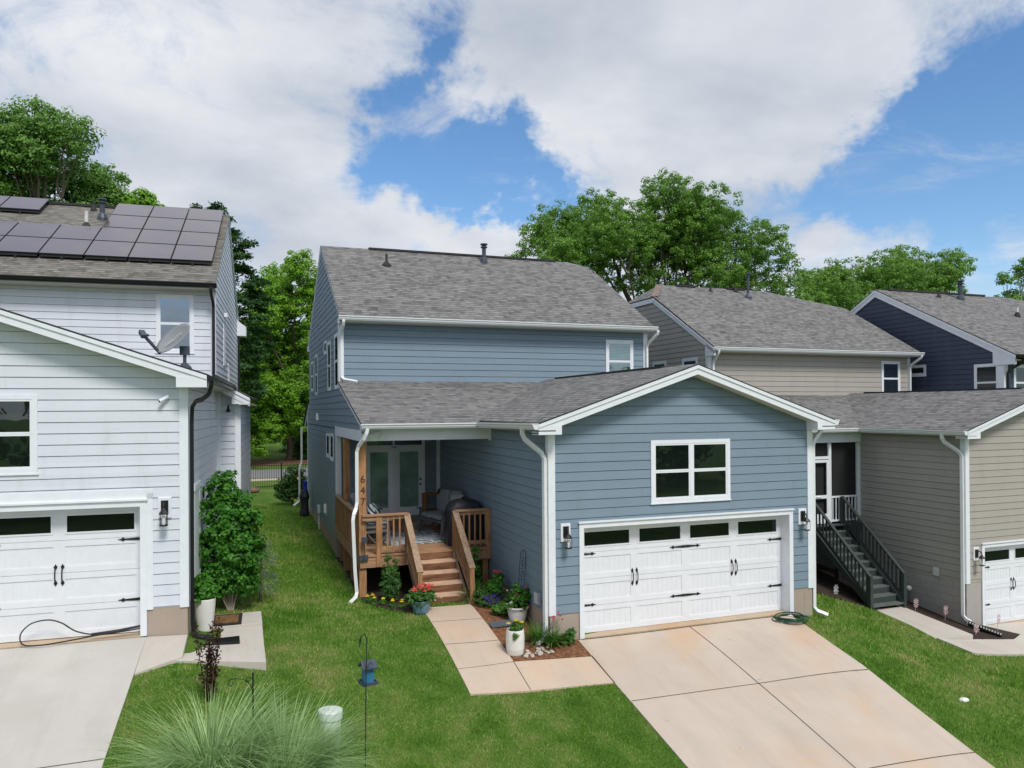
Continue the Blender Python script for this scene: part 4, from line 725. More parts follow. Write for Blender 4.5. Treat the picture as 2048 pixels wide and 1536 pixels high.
fa.box(-11, EY, EZ - .17, LX + .04, 7.6, EZ - .155, 1); fa.box(-11, EY, EZ - .16, LX + .05, EY + .02, EZ - .055); rake(fa, (LX, EY, EZ - .05), (LX, RY, RZ - .05), X_, .12, .03); rake(fa, (LX, RY, RZ - .05), (LX, 17.4, RZ - sl * 4.95 - .05), X_, .12, .03)
rake(fa, (LX, 5.24, 5.20), (.76, 5.24, 4.68), NY, .2); fa.box(.52, 5.2, 4.52, .76, 5.5, 4.55, 1); fa.prism([(.76, 5.22, 4.66), (.76, 5.22, 4.54), (.36, 5.22, 4.54), (.36, 5.22, 4.8)], (0, .25, 0)); fa.box(.56, 5.5, 4.53, .74, 11, 4.56, 1)
fa.prism([(LX, 16.9, 7.85), (LX, 16.9, 7.25), (LX + .32, 16.9, 7.25), (LX + .32, 16.9, 7.6)], (0, .6, 0)); fa.build('fascia', ['trim', 'soffit'], WH)
gutter(WH, (-11, EY, EZ - .01), (LX + .08, EY, EZ - .01), NY, 'bgutter'); gutter(WH, (.34, -.34, GE - .01), (.34, 5.2, GE - .01), X_, 'bgutter')
downspout(WH, [(LX - .06, EY - .06, EZ - .1), (LX - .06, EY - .06, EZ - .22), (LX - .03, 7.52, EZ - .5), (LX - .03, 7.52, 4.98)], 'bgutter'); downspout(WH, [(.40, -.22, GE - .1), (.40, -.22, GE - .26), (.30, -.16, GE - .40), (.09, -.02, GE - .46), (.07, .03, GE - .75), (.07, .03, .78), (.12, .02, .66), (.36, -.02, .62)], 'bgutter', .043)
downspout(WH, [(LX + .08, 16.6, 7.2), (LX + .08, 16.6, 4.9)], 'bgutter')
k = MB(); k.box(0, .74, .75, .03, .84, 2.98); k.box(0, 1.66, .75, .03, 1.76, 2.98); k.box(0, .70, 2.98, .045, 1.80, 3.08); k.build('side_door_trim', 'trim', WH); k = MB(); k.box(.0135, .84, .78, .02, 1.66, 2.98); k.build('side_door', 'door', WH)
lantern(WH, (-.335, 0, 2.80), X_, NY); lantern(WH, (0, 2.12, 2.80), Y_, X_)
seccam(WH, (-.27, -.04, 4.62), (-.75, -.45, -.5)); k = MB(); k.lathe((.28, 5.3, 4.40), [(.0, -.06), (.04, -.045), (.05, 0), (.03, .03), (.02, .12)], 10); k.build('dome_camera', 'black', WH)
k = MB(); k.box(LX, 10.6, 7.2, LX + .10, 10.85, 7.33); k.build('wall_vent', 'trim', WH)
# solar panels lie in four courses on the front slope
ang = math.atan(sl); sv = Vector((0, math.cos(ang), math.sin(ang))); nv_ = Vector((0, -math.sin(ang), math.cos(ang)))
sp0 = None; PW, PH = 1.03, 1.05 / math.cos(ang)
def panel(i, j, x=None):
    global sp0
    y = 8.28 + 1.055 * j; xr = (-.30 if x is None else x) - PW * i; o = Vector((xr - PW + .012, y, EZ + sl * (y - EY))) + nv_ * .11
    if sp0 is None:
        k = MB(); U = X_ * (PW - .018); V = sv * (PH - .03); k.prism([Vector((0, 0, 0)), U, U + V, V], nv_ * .038, 1); p = k.build('solar_panel', ['solar', 'black'], WH); p.location = o
        k = MB(); q = U * .012 + V * .012 + nv_ * .039; k.prism([q, q + U * .976, q + U * .976 + V * .976, q + V * .976], nv_ * .002, 0); k.build('panel_glass', 'solar', p)
        k = MB(); k.box(PW * .5 - .03, .0, -.12, PW * .5 + .03, .06, 0); k.box(.02, .01, -.05, PW - .04, .04, 0.0); k.build('mount', 'black', p); sp0 = p
    else: p = copy_tree(sp0, WH); p.location = o
for i in range(9):
    for j in range(4 if i < 3 else 2): panel(i, j)
for i in range(4): panel(i, 3, -5.25)
pipe_vent(WH, (-3.62, 11.4, EZ + sl * 4.2), .58, .07, 'metal', True, .15); pipe_vent(WH, (-3.85, 10.55, EZ + sl * 3.35), .50, .05, 'ridge', False, .17, 'pvc'); pipe_vent(WH, (-4.0, 12.1, EZ + sl * 4.9), .3, .03, 'ridge', False, .1)
# satellite dish on the garage roof
dp = Vector((-.20, 1.45, GE + gs * .54)); k = MB(); k.lathe(dp, [(.14, -.06), (.11, .03), (.04, .10)], 10); k.tube([dp, dp + Vector((0, 0, .34))], .03, 8); k.box(dp.x - .08, dp.y - .06, dp.z + .24, dp.x + .08, dp.y + .06, dp.z + .40); sd = k.build('satellite_dish', 'metal', WH)
dn_ = Vector((-.56, -.62, .55)).normalized(); da = dn_.cross(Vector((-.2, .9, .3))).normalized(); da = Vector((.62, -.16, .66)); da = (da - dn_ * da.dot(dn_)).normalized(); db = dn_.cross(da).normalized(); dc = dp + Vector((-.14, -.03, .50))
k = MB(); rings, seg = 7, 28; vv = []
for side in (0, 1):
    for i in range(rings + 1):
        r = i / rings
        for j in range(seg): a = 2 * math.pi * j / seg; vv.append(dc + da * (.37 * r * math.cos(a)) + db * (.27 * r * math.sin(a)) + dn_ * (.085 * r * r - .012 * side))
ff = []
for side in (0, 1):
    b0 = side * (rings + 1) * seg
    for i in range(rings):
        for j in range(seg):
            j2 = (j + 1) % seg; q = (b0 + i * seg + j, b0 + i * seg + j2, b0 + (i + 1) * seg + j2, b0 + (i + 1) * seg + j); ff.append(q if side == 0 else q[::-1])
e0, e1 = rings * seg, (rings + 1) * seg + rings * seg
for j in range(seg): j2 = (j + 1) % seg; ff.append((e0 + j, e0 + j2, e1 + j2, e1 + j))
k.add(vv, ff); k.build('reflector', 'dish', sd, smooth=True)
k = MB(); fo_ = dc + dn_ * .50 - da * .30; k.beam(dc - da * .36 - dn_ * .0, fo_, .035, .045); k.beam(fo_ - db * .10, fo_ + db * .10, .09, .07); k.tube([fo_, fo_ - dn_ * .09 + da * .05], [.035, .02], 8); k.build('feed_arm', 'metal', sd)
o = text('dish_lettering', 'DIRECTV', .095, 'dishtxt', .001); o.parent = sd; o.matrix_local = Matrix.Translation(dc + dn_ * .05 - da * .02) @ Matrix((da, db * -1 if False else dn_.cross(da), dn_)).transposed().to_4x4()
settle(WH)
# ================================================================== BEIGE HOUSE
GH = empty('beige_house', (12.363, 1.373, -1.47), .0138, 'greige clapboard house with grey roof and block foundation right of the blue house', 'house', 'houses in the row')
ph = 2.6778 - 60 * S; phu = 6.0022 - 60 * S; zb = -.245; D = 6.85
wl = MB(); siding(wl, (0, 0, 0), X_, NY, [(0, zb), (.55, zb), (.55, .76), (0, .76)], ph); siding(wl, (5.5, 0, 0), X_, NY, [(0, zb), (.62, zb), (.62, .76), (0, .76)], ph); siding(wl, (0, 0, 0), X_, NY, [(0, .76), (6.12, .76), (6.12, 3.74), (3.06, 4.78), (0, 3.74)], ph)
siding(wl, (0, 0, 0), Y_, NX, [(0, zb), (3.5, zb), (3.5, 3.74), (0, 3.74)], ph); siding(wl, (6.12, 0, 0), Y_, X_, [(0, zb), (7, zb), (7, 3.64), (0, 3.64)], ph); siding(wl, (0, 3.5, 0), Y_, NX, [(0, zb), (4.3, zb), (4.3, 3.6), (0, 3.6)], ph); wl.build('garage_wall', ['beige', 'caulk_beige'], GH)
EY, EZ = 6.45, 6.40; sl = .583; RY = 11.3; RZ = EZ + sl * (RY - EY)
wl = MB(); siding(wl, (-3.06, D, 0), X_, NY, [(0, 3.9), (8.96, 3.9), (8.96, 6.4), (0, 6.4)], phu); siding(wl, (-3.06, 0, 0), Y_, NX, [(D, 1), (16, 1), (16, 6.4), (12.4, 8.50), (10.2, 8.50), (D, 6.45)], phu); siding(wl, (5.9, 0, 0), Y_, X_, [(D, 1), (16, 1), (16, 6.4), (12.6, 8.3), (10, 8.3), (D, 6.4)], phu)
siding(wl, (-3.06, 7.8, 0), X_, NY, [(0, .5), (3.06, .5), (3.06, 3.6), (0, 3.6)], phu); wl.build('house_wall', ['beige', 'caulk_beige'], GH)
found_wall(GH, (0, 0, 0), X_, NY, [(0, .645, -1.9, zb), (5.5, 6.12, -1.9, zb)], 'block'); fwm = MB()
found_wall(GH, (0, 0, 0), Y_, NX, [(0, 7.8, -1.9, zb)], 'block')
for i in range(6):          # proud block joints
    z = zb - .2 * (i + 1)
    if i < 4: wb(fwm, (0, 0, 0), Y_, NX, 0, z - .005, 3.4, z + .005, -.004, -.0005)
    for j in range(9):
        y = .4 * j + (.2 if i % 2 else 0)
        if i < 5 and y < 3.4: wb(fwm, (0, 0, 0), Y_, NX, y - .004, z, y + .004, z + .2, -.004, -.001)
fwm.build('block_joints', 'bjoint', GH)
k = MB(); k.box(.645, -.02, -1.8, 5.4, .26, -1.462); k.build('threshold', 'sill', GH); door_surround(GH, (.645, 0, -1.46), X_, NY, 4.76, 2.10, .12); garage_door(GH, (.645, .12, -1.455), X_, NY, 4.76, 2.085, 'white garage door with dark panes at the right edge')
k = MB(); k.box(-.022, -.022, zb - .02, .115, 0, 3.66); k.box(-.022, 0, zb - .02, 0, .13, 3.66); k.box(-3.08, D - .022, 4.0, -2.945, D, 6.4); k.box(-3.082, D, 4.0, -3.06, D + .12, 6.4); k.box(5.79, D - .022, 3.9, 5.922, D, 6.35); k.box(5.9, D, 3.9, 5.922, D + .1, 6.35); k.build('corner_board', 'trim', GH)
window(GH, (4.50, D, 4.78), X_, NY, .91, 1.29, glass='glass_up', label='upper sash window at the right corner of the beige wall'); window(GH, (2.215, 0, 2.05), X_, NY, 1.855, 1.24, cols=2)
for ya, yb_ in ((7.44, 8.36), (9.39, 10.31)): window(GH, (-3.06, yb_, 5.62), NY, NX, yb_ - ya, .49, rail=False)
rf = MB(); kx, ky = 5.98, 10.0; kz = EZ + sl * (ky - EY); jx, jy = -3.12, 10.15; jz = EZ + sl * (jy - EY)
roofplane(rf, [(jx, EY, EZ), (6.0, EY, EZ), (kx, ky, kz), (2.87, RY, RZ), (-2.15, RY, RZ), (jx, jy, jz)]); roofplane(rf, [(-2.15, RY, RZ), (2.87, RY, RZ), (kx, 2 * RY - ky, kz), (6., 16.1, EZ), (jx, 16.1, EZ), (jx, 2 * RY - jy, jz)])
roofplane(rf, [(kx, ky, kz), (kx, 2 * RY - ky, kz), (2.87, RY, RZ)]); roofplane(rf, [(jx, jy, jz), (-2.15, RY, RZ), (jx, 2 * RY - jy, jz)]); rf.build('main_roof', ['roof', 'ridge'], GH)
k = MB(); k.beam((jx + .05, jy, jz + .01), (-2.15, RY, RZ + .01), .26, .03); k.build('hip_cap', plain('faded_shingle', (.20, .15, .13), .9, .3, 8), GH)
GA, GE = 4.88, 3.76; OV = -.34; rf = MB(); gs = (GA - GE) / 3.4; roofplane(rf, [(OV, OV, GE), (3.06, OV, GA), (3.06, D, GA), (OV, D, GE)]); roofplane(rf, [(6.46, OV, GE), (6.46, D, GE), (3.06, D, GA), (3.06, OV, GA)]); roofplane(rf, [(-3.15, 3.18, GE), (3.06, 3.18, GE), (3.06, D, 4.80), (-3.15, D, 4.82)]); rf.build('lower_roof', ['roof', 'ridge'], GH)
k = MB(); k.box(2.97, .6, GA - .03, 3.15, 6.2, GA + .022); k.box(-1.4, RY - .1, RZ - .02, -.5, RY + .1, RZ + .05); k.box(1, RY - .1, RZ - .02, 1.9, RY + .1, RZ + .05); k.build('ridge_vent', 'ridge', GH)
fa = MB(); rake(fa, (OV, OV + .035, GE - .03), (3.06, OV + .035, GA - .03), NY, .18); fa.prism([(OV, OV, GE - .035), (OV, OV, GE - .22), (.12, OV, GE - .22), (.12, OV, GE - .035 + gs * .46 - .17)], (0, .34, 0)); fa.prism([(OV, OV + .04, GE - .205), (3.06, OV + .04, GA - .20), (3.06, 0, GA - .20), (OV, 0, GE - .205)], (0, 0, .02), 1)
fa.box(OV, OV, GE - .16, 0, D, GE - .14, 1); fa.box(OV, 0, GE - .15, OV + .02, 3.3, GE - .05); fa.box(jx, EY, EZ - .17, 5.98, D, EZ - .155, 1); fa.box(jx, EY, EZ - .16, 6.0, EY + .02, EZ - .055)
rake(fa, (-3.085, EY, EZ - .05), (-3.085, jy + .05, jz - .05), NX, .19); rake(fa, (-3.085, 16.1, EZ - .05), (-3.085, 2 * RY - jy, jz - .05), NX, .19); fa.box(-3.12, jy, jz - .22, -3.085, 2 * RY - jy, jz - .05); fa.prism([(-3.115, EY, EZ - .05), (-3.115, EY, EZ - .30), (-3.115, D + .1, EZ - .30), (-3.115, D + .1, EZ + .1)], (.05, 0, 0)); fa.build('fascia', ['trim', 'soffit'], GH)
gutter(GH, (jx, EY, EZ - .02), (6.08, EY, EZ - .02), NY); gutter(GH, (-3.2, 3.18, GE - .01), (OV - .1, 3.18, GE - .01), NY); gutter(GH, (OV, 3.2, GE - .01), (OV, OV, GE - .01), NX)
downspout(GH, [(-2.98, EY - .06, EZ - .12), (-2.98, EY - .06, EZ - .2), (-2.92, D - .07, EZ - .5), (-2.92, D - .07, 4.7)]); downspout(GH, [(5.98, EY - .06, EZ - .12), (5.98, EY - .06, EZ - .2), (5.84, D - .07, EZ - .5), (5.84, D - .07, 4.5)]); downspout(GH, [(OV - .06, .35, GE - .1), (OV - .06, .35, GE - .28), (-.07, .05, GE - .62), (-.07, .05, -1.15), (-.0, -.12, -1.22)])
pipe_vent(GH, (.03, 11.0, EZ + sl * 4.55 - .1), .38, .035, 'ridge', False, .15); pipe_vent(GH, (1.5, 10.55, EZ + sl * 4.1), .95, .05, 'metal', True, .15); pipe_vent(GH, (1.3, 11.1, EZ + sl * 4.65), .3, .03, 'ridge', False, .1)
lantern(GH, (.33, 0, .50), X_, NY, .13); k = MB(); k.box(-.06, .78, -.22, -.012, .90, .0); k.box(-.09, .76, -.2, -.06, .92, .02); k.build('outlet_box', 'pvc', GH)
# screened porch
PZ = .90; k = MB(); k.box(-3.06, 3.44, 3.32, 0, 3.52, 3.72); k.build('porch_beam', 'trim', GH)
k = MB()
for a in ((-.13, PZ, .0, 3.30), (-1.23, PZ, -1.13, 3.30), (-2.25, PZ, -2.15, 3.30), (-3.06, PZ, -2.96, 3.3), (-2.15, 2.83, -1.23, 2.91), (-1.13, 1.66, -.13, 1.71), (-1.13, PZ + .05, -.13, PZ + .10), (-2.96, 1.66, -2.25, 1.71)): k.box(a[0], 3.47, a[1], a[2], 3.53, a[3])
for i in range(8): k.box(-1.08 + .125 * i, 3.49, PZ + .1, -1.05 + .125 * i, 3.52, 1.66)
k.build('screen_frame', 'trim', GH); k = MB(); k.box(-3.0, 3.56, PZ - .0, -.01, 3.565, 3.30); k.build('insect_screen', 'screen', GH)
k = MB()
for a in ((-2.13, PZ + .02, -2.05, 2.81), (-1.33, PZ + .02, -1.25, 2.81), (-2.05, 2.73, -1.33, 2.81), (-2.05, 1.66, -1.33, 1.76), (-2.05, PZ + .02, -1.33, PZ + .3)): k.box(a[0], 3.445, a[1], a[2], 3.475, a[3])
k.box(-1.75, 3.42, 1.70, -1.55, 3.445, 1.72); k.build('screen_door', 'trim', GH)
settle(GH)
# its dark green stairs
ST = empty('wooden_stairs', (*RD_(-1.4, 2.3), -1.1), .0138, 'dark grey green timber stairs with balusters up to the screened porch of the beige house', 'stairs'); so2 = Vector((1.4, -2.3, 1.1)); so2.z = 1.1
def sk(mb, name, mat, par=None):
    o = mb.build(name, mat, par or ST)
    if par is None: o.location = so2
    return o
n = 11; rs = (PZ + 1.13) / n; rn = .222; x0, x1 = -1.93, -.87
k = MB(); k.box(-3.0, 3.40, PZ - .25, .0, 3.44, PZ - .0); k.box(-2.2, 3.2, PZ - .036, -.6, 3.42, PZ); 
for x in (-2.9, -2.05, -.8, -.1): k.box(x - .07, 3.5, -1.3, x + .07, 3.64, PZ - .03)
sk(k, 'landing', 'wood_g'); k = MB(); k.box(-3.0, 3.56, PZ - .3, 0, 7.8, PZ - .02); sk(k, 'porch_floor', 'wood_g')
for i in range(1, n):
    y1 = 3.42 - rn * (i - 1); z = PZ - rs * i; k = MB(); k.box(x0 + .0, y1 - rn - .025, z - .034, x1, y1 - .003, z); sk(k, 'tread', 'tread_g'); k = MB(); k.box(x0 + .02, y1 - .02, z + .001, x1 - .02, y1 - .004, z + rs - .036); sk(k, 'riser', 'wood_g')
for x in (x0 - .02, x1 + .02):
    s_ = -1 if x < -1.4 else 1; k = MB(); k.prism([(x - .02, 3.42, PZ - .02), (x - .02, 3.42 - rn * 10.2, PZ - rs * 10.1), (x - .02, 3.42 - rn * 10.2, PZ - rs * 11), (x - .02, 3.2, PZ - .48), (x - .02, 3.42, PZ - .36)], (.04, 0, 0)); sk(k, 'stringer', 'wood_g')
    xr = x + .045 * s_; a = Vector((xr, 3.38, PZ + .80)); b = Vector((xr, 1.22, -.03 - .13)); k = MB(); k.beam(a, b, .09, .045); k.beam(a - Z_ * .66, b - Z_ * .66, .04, .09); so3 = sk(k, 'stair_railing', 'wood_g')
    for i in range(16): q = a.lerp(b, (i + .6) / 16.5); bb = MB(); bb.box(q.x - .018, q.y - .018, q.z - .70, q.x + .018, q.y + .018, q.z - .02); bb.build('baluster', 'wood_g', so3)
    for q, z0 in ((a, PZ - .3), (b, -1.25)): bb = MB(); bb.box(q.x - .045, q.y - .045, z0, q.x + .045, q.y + .045, q.z + .0); bb.build('newel_post', 'wood_g', so3)
# ================================================================== NAVY HOUSE
NH = empty('navy_house', (18.9, 4.8, -1.5), 0, 'dark navy clapboard house with white rake boards at the right edge of the photo', 'house', 'houses in the row'); N0 = Vector((-18.9, -4.8, 0))
k = MB(); EY, EZ, RY, RZ = 4.75, 6.12, 10.6, 9.17; NXX = 18.95; ph = 5.0
siding(k, (NXX, 0, 0), Y_, NX, [(5.2, 0), (16.2, 0), (16.2, 6.1), (RY, RZ - .1), (5.2, 6.15)], ph); siding(k, (NXX, 5.2, 0), X_, NY, [(0, 0), (9, 0), (9, 6.1), (0, 6.1)], ph); o = k.build('house_wall', ['navy', 'caulk_navy'], NH)
rf = MB(); roofplane(rf, [(NXX - .06, EY, EZ), (27.6, EY, EZ), (27.6, 10.0, RZ - .31), (26.6, RY, RZ), (NXX - .06, RY, RZ)]); roofplane(rf, [(NXX - .06, RY, RZ), (26.6, RY, RZ), (27.6, 11.2, RZ - .31), (27.6, 16.4, EZ), (NXX - .06, 16.4, EZ)]); rf.build('main_roof', ['roof', 'ridge'], NH)
k = MB(); k.box(NXX + .6, RY - .1, RZ - .02, 25, RY + .1, RZ + .05); k.build('ridge_vent', 'ridge', NH)
fa = MB(); rake(fa, (NXX - .025, EY, EZ - .04), (NXX - .025, RY, RZ - .04), NX, .27); rake(fa, (NXX - .025, 16.4, EZ - .04), (NXX - .025, RY, RZ - .04), NX, .27); fa.box(NXX - .022, 5.178, 3, NXX + .16, 5.2, 5.9); fa.box(NXX - .024, 5.2, 3, NXX, 5.36, 5.95); fa.prism([(NXX - .06, EY, EZ - .08), (NXX - .06, EY, EZ - .34), (NXX - .06, 5.55, EZ - .34), (NXX - .06, 5.55, EZ + .2)], (.05, 0, 0)); fa.box(NXX, EY, EZ - .2, 27.5, 5.2, EZ - .18, 1); fa.build('fascia', ['trim', 'soffit'], NH)
gutter(NH, (NXX - .05, EY, EZ - .02), (27.6, EY, EZ - .02), NY, 'bgutter'); downspout(NH, [(NXX + .25, EY - .06, EZ - .12), (NXX + .25, EY - .06, EZ - .25), (NXX + .1, 5.12, EZ - .55), (NXX + .1, 5.12, 3)], 'bgutter')
window(NH, (NXX, 6.28, 4.55), NY, NX, .92, 1.30, label='side window near the front corner of the navy wall'); window(NH, (NXX, 9.0, 5.55), NY, NX, .75, .42, rail=False); window(NH, (NXX + .45, 5.2, 4.55), X_, NY, .95, 1.25)
pipe_vent(NH, (22.9, 10.0, RZ - .31), .75, .09, 'metal', True, .17); pipe_vent(NH, (21.8, 10.1, RZ - .26), .25, .03, 'ridge', False, .1); pipe_vent(NH, (23.9, 8.3, EZ + .5214 * 3.55), .36, .05, 'ridge', False, .12, 'pvc')
for c in NH.children: c.location = c.location + Vector((-18.9, -4.8, 1.5))
# ================================================================== VEGETATION
rng = np.random.default_rng(7)
def unit(a): return a / np.maximum(np.linalg.norm(a, axis=-1, keepdims=True), 1e-9)
def leaves(P, Nn, ln, wd, jit=.35, droop=0):         # rhombic leaf faces at P with normals Nn
    n = len(P); Nn = unit(Nn + rng.normal(0, jit, (n, 3))); a = unit(np.cross(Nn, rng.normal(0, 1, (n, 3)))); b = np.cross(Nn, a)
    L_ = ln * rng.uniform(.7, 1.3, (n, 1)) / 2; Wd = wd * rng.uniform(.7, 1.3, (n, 1)) / 2; a = a + np.array([0, 0, -droop])
    return np.stack([P - a * L_, P + b * Wd - a * L_ * .1, P + a * L_, P - b * Wd - a * L_ * .1], 1)
DENS = 1.0
def crownV(blobs, clump=.55, nl=42, ln=.26, wd=.17, dens=1.0, inner=.25, flat=.65, hide=0.):
    out_ = []
    for c, r in blobs:
        c = np.array(c, float); k = max(3, int(dens * 4 * (r / clump) ** 2 * DENS)); d = unit(rng.normal(0, 1, (k, 3))); d = d[d[:, 2] > -.75]; k = len(d)
        rad = r * np.where(rng.random(k) < inner, rng.uniform(.3, .8, k), rng.uniform(.72, 1.16, k)); C_ = c + d * rad[:, None] * np.array([1, 1, .92])
        cs = clump * rng.uniform(.55, 1.35, k); m = np.maximum(4, (nl * (cs / clump) ** 2).astype(int)); idx = np.repeat(np.arange(k), m); q = unit(rng.normal(0, 1, (len(idx), 3)))
        P = C_[idx] + q * (cs[idx] * rng.uniform(.35, 1.0, len(idx)) ** .6)[:, None] * np.array([1, 1, flat]); nn = q * .9 + d[idx] * .35 + np.array([0, 0, .55]); out_.append(leaves(P, nn, ln, wd))
    return np.concatenate(out_)
def limb(mb, p0, p1, r0, r1, n=5, wob=.1, seg=6):
    p0, p1 = Vector(p0), Vector(p1); ln = (p1 - p0).length; P = [p0.lerp(p1, i / n) + Vector(rng.normal(0, wob * ln * .25, 3)) * (0 if i in (0, n) else 1) for i in range(n + 1)]
    mb.tube(P, [r0 + (r1 - r0) * i / n for i in range(n + 1)], seg)
def grow(B, f): return [(c, r * f) for c, r in B]
def tree(name, base, blobs, mat, label, cat='tree', group=None, trunk_r=.3, fork=.35, clump=.55, nl=42, ln=.26, wd=.17, dens=1., inner=.25, sub=3, thin=False, bark='bark'):
    b = Vector((base[0], base[1], hz(*base[:2]) - .1)); e = empty(name, b, 0, label, cat, group); bn = np.array(b)
    V = crownV(blobs, clump, nl, ln, wd, dens, inner) - bn; quads('crown', V, mat, e)
    k = MB(); cen = Vector(np.mean([np.array(c) for c, r in blobs], axis=0)) - b; top = max(c[2] for c, r in blobs) - b.z; f = Vector((cen.x * .25, cen.y * .25, max(1.0, top * fork)))
    limb(k, (0, 0, 0), f, trunk_r, trunk_r * .7, 5, .04, 10)
    for c, r in blobs:
        q = Vector(c) - b; limb(k, f, q, trunk_r * .42, trunk_r * .10, 6, .10, 6)
        for _ in range(sub): d = Vector(unit(rng.normal(0, 1, 3))); d.z = abs(d.z) * .8; limb(k, f.lerp(q, .75), q + d * r * .85, trunk_r * .12, .02, 4, .12, 5)
    k.build('trunk', bark, e); return e
def bl(y, L_, dy=1.5): return [((x, y + (hash((x, z)) % 7 - 3) * dy / 3, z), r) for x, z, r in L_]
DENS = 2.3
tree('broadleaf_tree', (-14.5, 32), bl(32, [(-17.4, 16.8, 1.6), (-15.2, 17.6, 1.3), (-13.3, 16.9, 1.3), (-12.6, 15.6, 1.0), (-16.5, 17.9, 1.55), (-15.0, 18.7, 1.25), (-13.6, 18.2, 1.32), (-12.4, 17.0, 1.12), (-14.5, 16.8, 1.57), (-16.1, 16.1, 1.55), (-13.0, 15.8, 1.12), (-15.6, 14.9, 1.3), (-11.9, 16.3, .64), (-16.8, 18.9, .77), (-18.5, 17.5, 1.8), (-19, 15.5, 1.8), (-14, 13.8, 1.8), (-17.5, 14.2, 2.0), (-15.8, 12.5, 1.8), (-12.5, 13.8, 1.5), (-15.6, 17.0, 1.5)], 2), 'leaf_left', 'tall fresh green broadleaf tree behind the solar roof, the one reaching the left photo edge', group='trees behind the houses', trunk_r=.35, clump=.36, nl=36, ln=.16, wd=.10)
tree('broadleaf_tree', (-11, 35), bl(34, [(-10.6, 16.3, .66), (-11.4, 16.0, .7), (-9.9, 16.05, .34), (-11, 15, .9), (-10.2, 14.8, .8), (-11.3, 13.5, 1)], .6), 'leaf_maple', 'small bright treetop just above the solar roof, right of the tall left tree', group='trees behind the houses', trunk_r=.15, clump=.35, nl=34, ln=.2, wd=.13)
def conifer(name, base, H_, spine, mat, label, group):
    b = Vector((base[0], base[1], hz(*base[:2]) - .1)); e = empty(name, b, 0, label, 'tree', group); k = MB(); limb(k, (0, 0, 0), (spine[-1][0] - b.x, 0, spine[-1][1] - b.z), .3, .04, 8, .01, 8); Vs = []
    for (xa, za, ra), (xb, zb_, rb) in zip(spine[:-1], spine[1:]):
        n = int(abs(zb_ - za) / .16)
        for i in range(n):
            t = i / n; z = za + (zb_ - za) * t; cx = xa + (xb - xa) * t; r = (ra + (rb - ra) * t) * rng.uniform(.7, 1.12); a = rng.uniform(0, 2 * math.pi); tip = np.array([cx + r * math.cos(a), base[1] + r * math.sin(a), z - r * .12 + rng.uniform(-.1, .3)]); root = np.array([cx, base[1], z + r * .05])
            m = int(45 + 95 * r); tt = rng.uniform(.15, 1, m) ** .7; P = root + (tip - root) * tt[:, None] + rng.normal(0, 1, (m, 3)) * np.array([.26, .26, .13]) * (1.25 - .6 * tt[:, None]); Vs.append(leaves(P, np.array([0, 0, 1.]) + (tip - root) * .2, .30, .13, .5))
            if i % 3 == 0: limb(k, Vector(root) - b, Vector(tip) - b, .04, .01, 3, .05, 4)
    quads('crown', np.concatenate(Vs) - np.array(b), mat, e); k.build('trunk', 'bark', e)
conifer('conifer', (-5.9, 44), 18, [(-5.3, 5.5, 2.0), (-5.3, 9, 2.1), (-5.2, 12.5, 2.0), (-5.5, 15.5, 1.9), (-6.2, 17.3, 1.35), (-6.9, 18.5, .7), (-7.1, 19.2, .15)], 'leaf_con', 'tall dark conifer rising behind the right end of the white house roof', 'trees behind the houses')
conifer('conifer', (-8.1, 44.5), 18, [(-8.1, 8, 1.6), (-8.2, 14, 1.3), (-8.2, 17.5, .7), (-8.25, 18.9, .12)], 'leaf_con', 'conifer top peeking over the solar panels, left of the tall dark conifer', 'trees behind the houses')
tree('maple_tree', (-1.6, 53), bl(52, [(-2.3, 16.0, 1.33), (-.7, 16.0, 1.34), (-3.1, 14.0, 1.74), (-.7, 13.3, 2.01), (-2.3, 10.7, 2.08), (-3.5, 9.0, 1.9), (-.7, 9.1, 2.01), (-3.9, 6.3, 1.73), (-1.1, 6.0, 1.92), (.8, 14.5, 1.6), (1, 11, 2), (1.2, 7.5, 2), (-2.4, 7.6, 1.8), (-2.2, 5.4, 1.6), (-1.6, 3.0, 1.2), (-3.0, 2.6, 1.0), (-2.6, 4.6, 1.5), (-.6, 3.8, 1.4), (.8, 4.5, 1.8), (-3.6, 11.6, 1.5), (-2.2, 13, 1.7)], 2.5), 'leaf_maple', 'bright yellow green maple filling the gap between the white and the blue house', group='trees behind the houses', trunk_r=.3, clump=.44, nl=48, ln=.20, wd=.13, dens=.95)
tree('maple_tree', (-5.5, 51), bl(50.5, [(-4.9, 5.6, 1.2), (-5.6, 4.0, 1.3), (-4.6, 2.9, 1.0), (-6.2, 2.6, 1.2), (-5.2, 1.6, .8), (-6.6, 5.5, 1.3), (-3.9, 4.4, 1.0), (-3.6, 6.2, 1.1), (-4.2, 7.6, 1.2), (-3.4, 2.9, .8), (-4.4, 1.4, .8)], 1.5), 'leaf_maple', 'low bright young tree beyond the road, beside the corner of the white house', group='trees behind the houses', trunk_r=.12, clump=.38, nl=34, ln=.2, wd=.14)
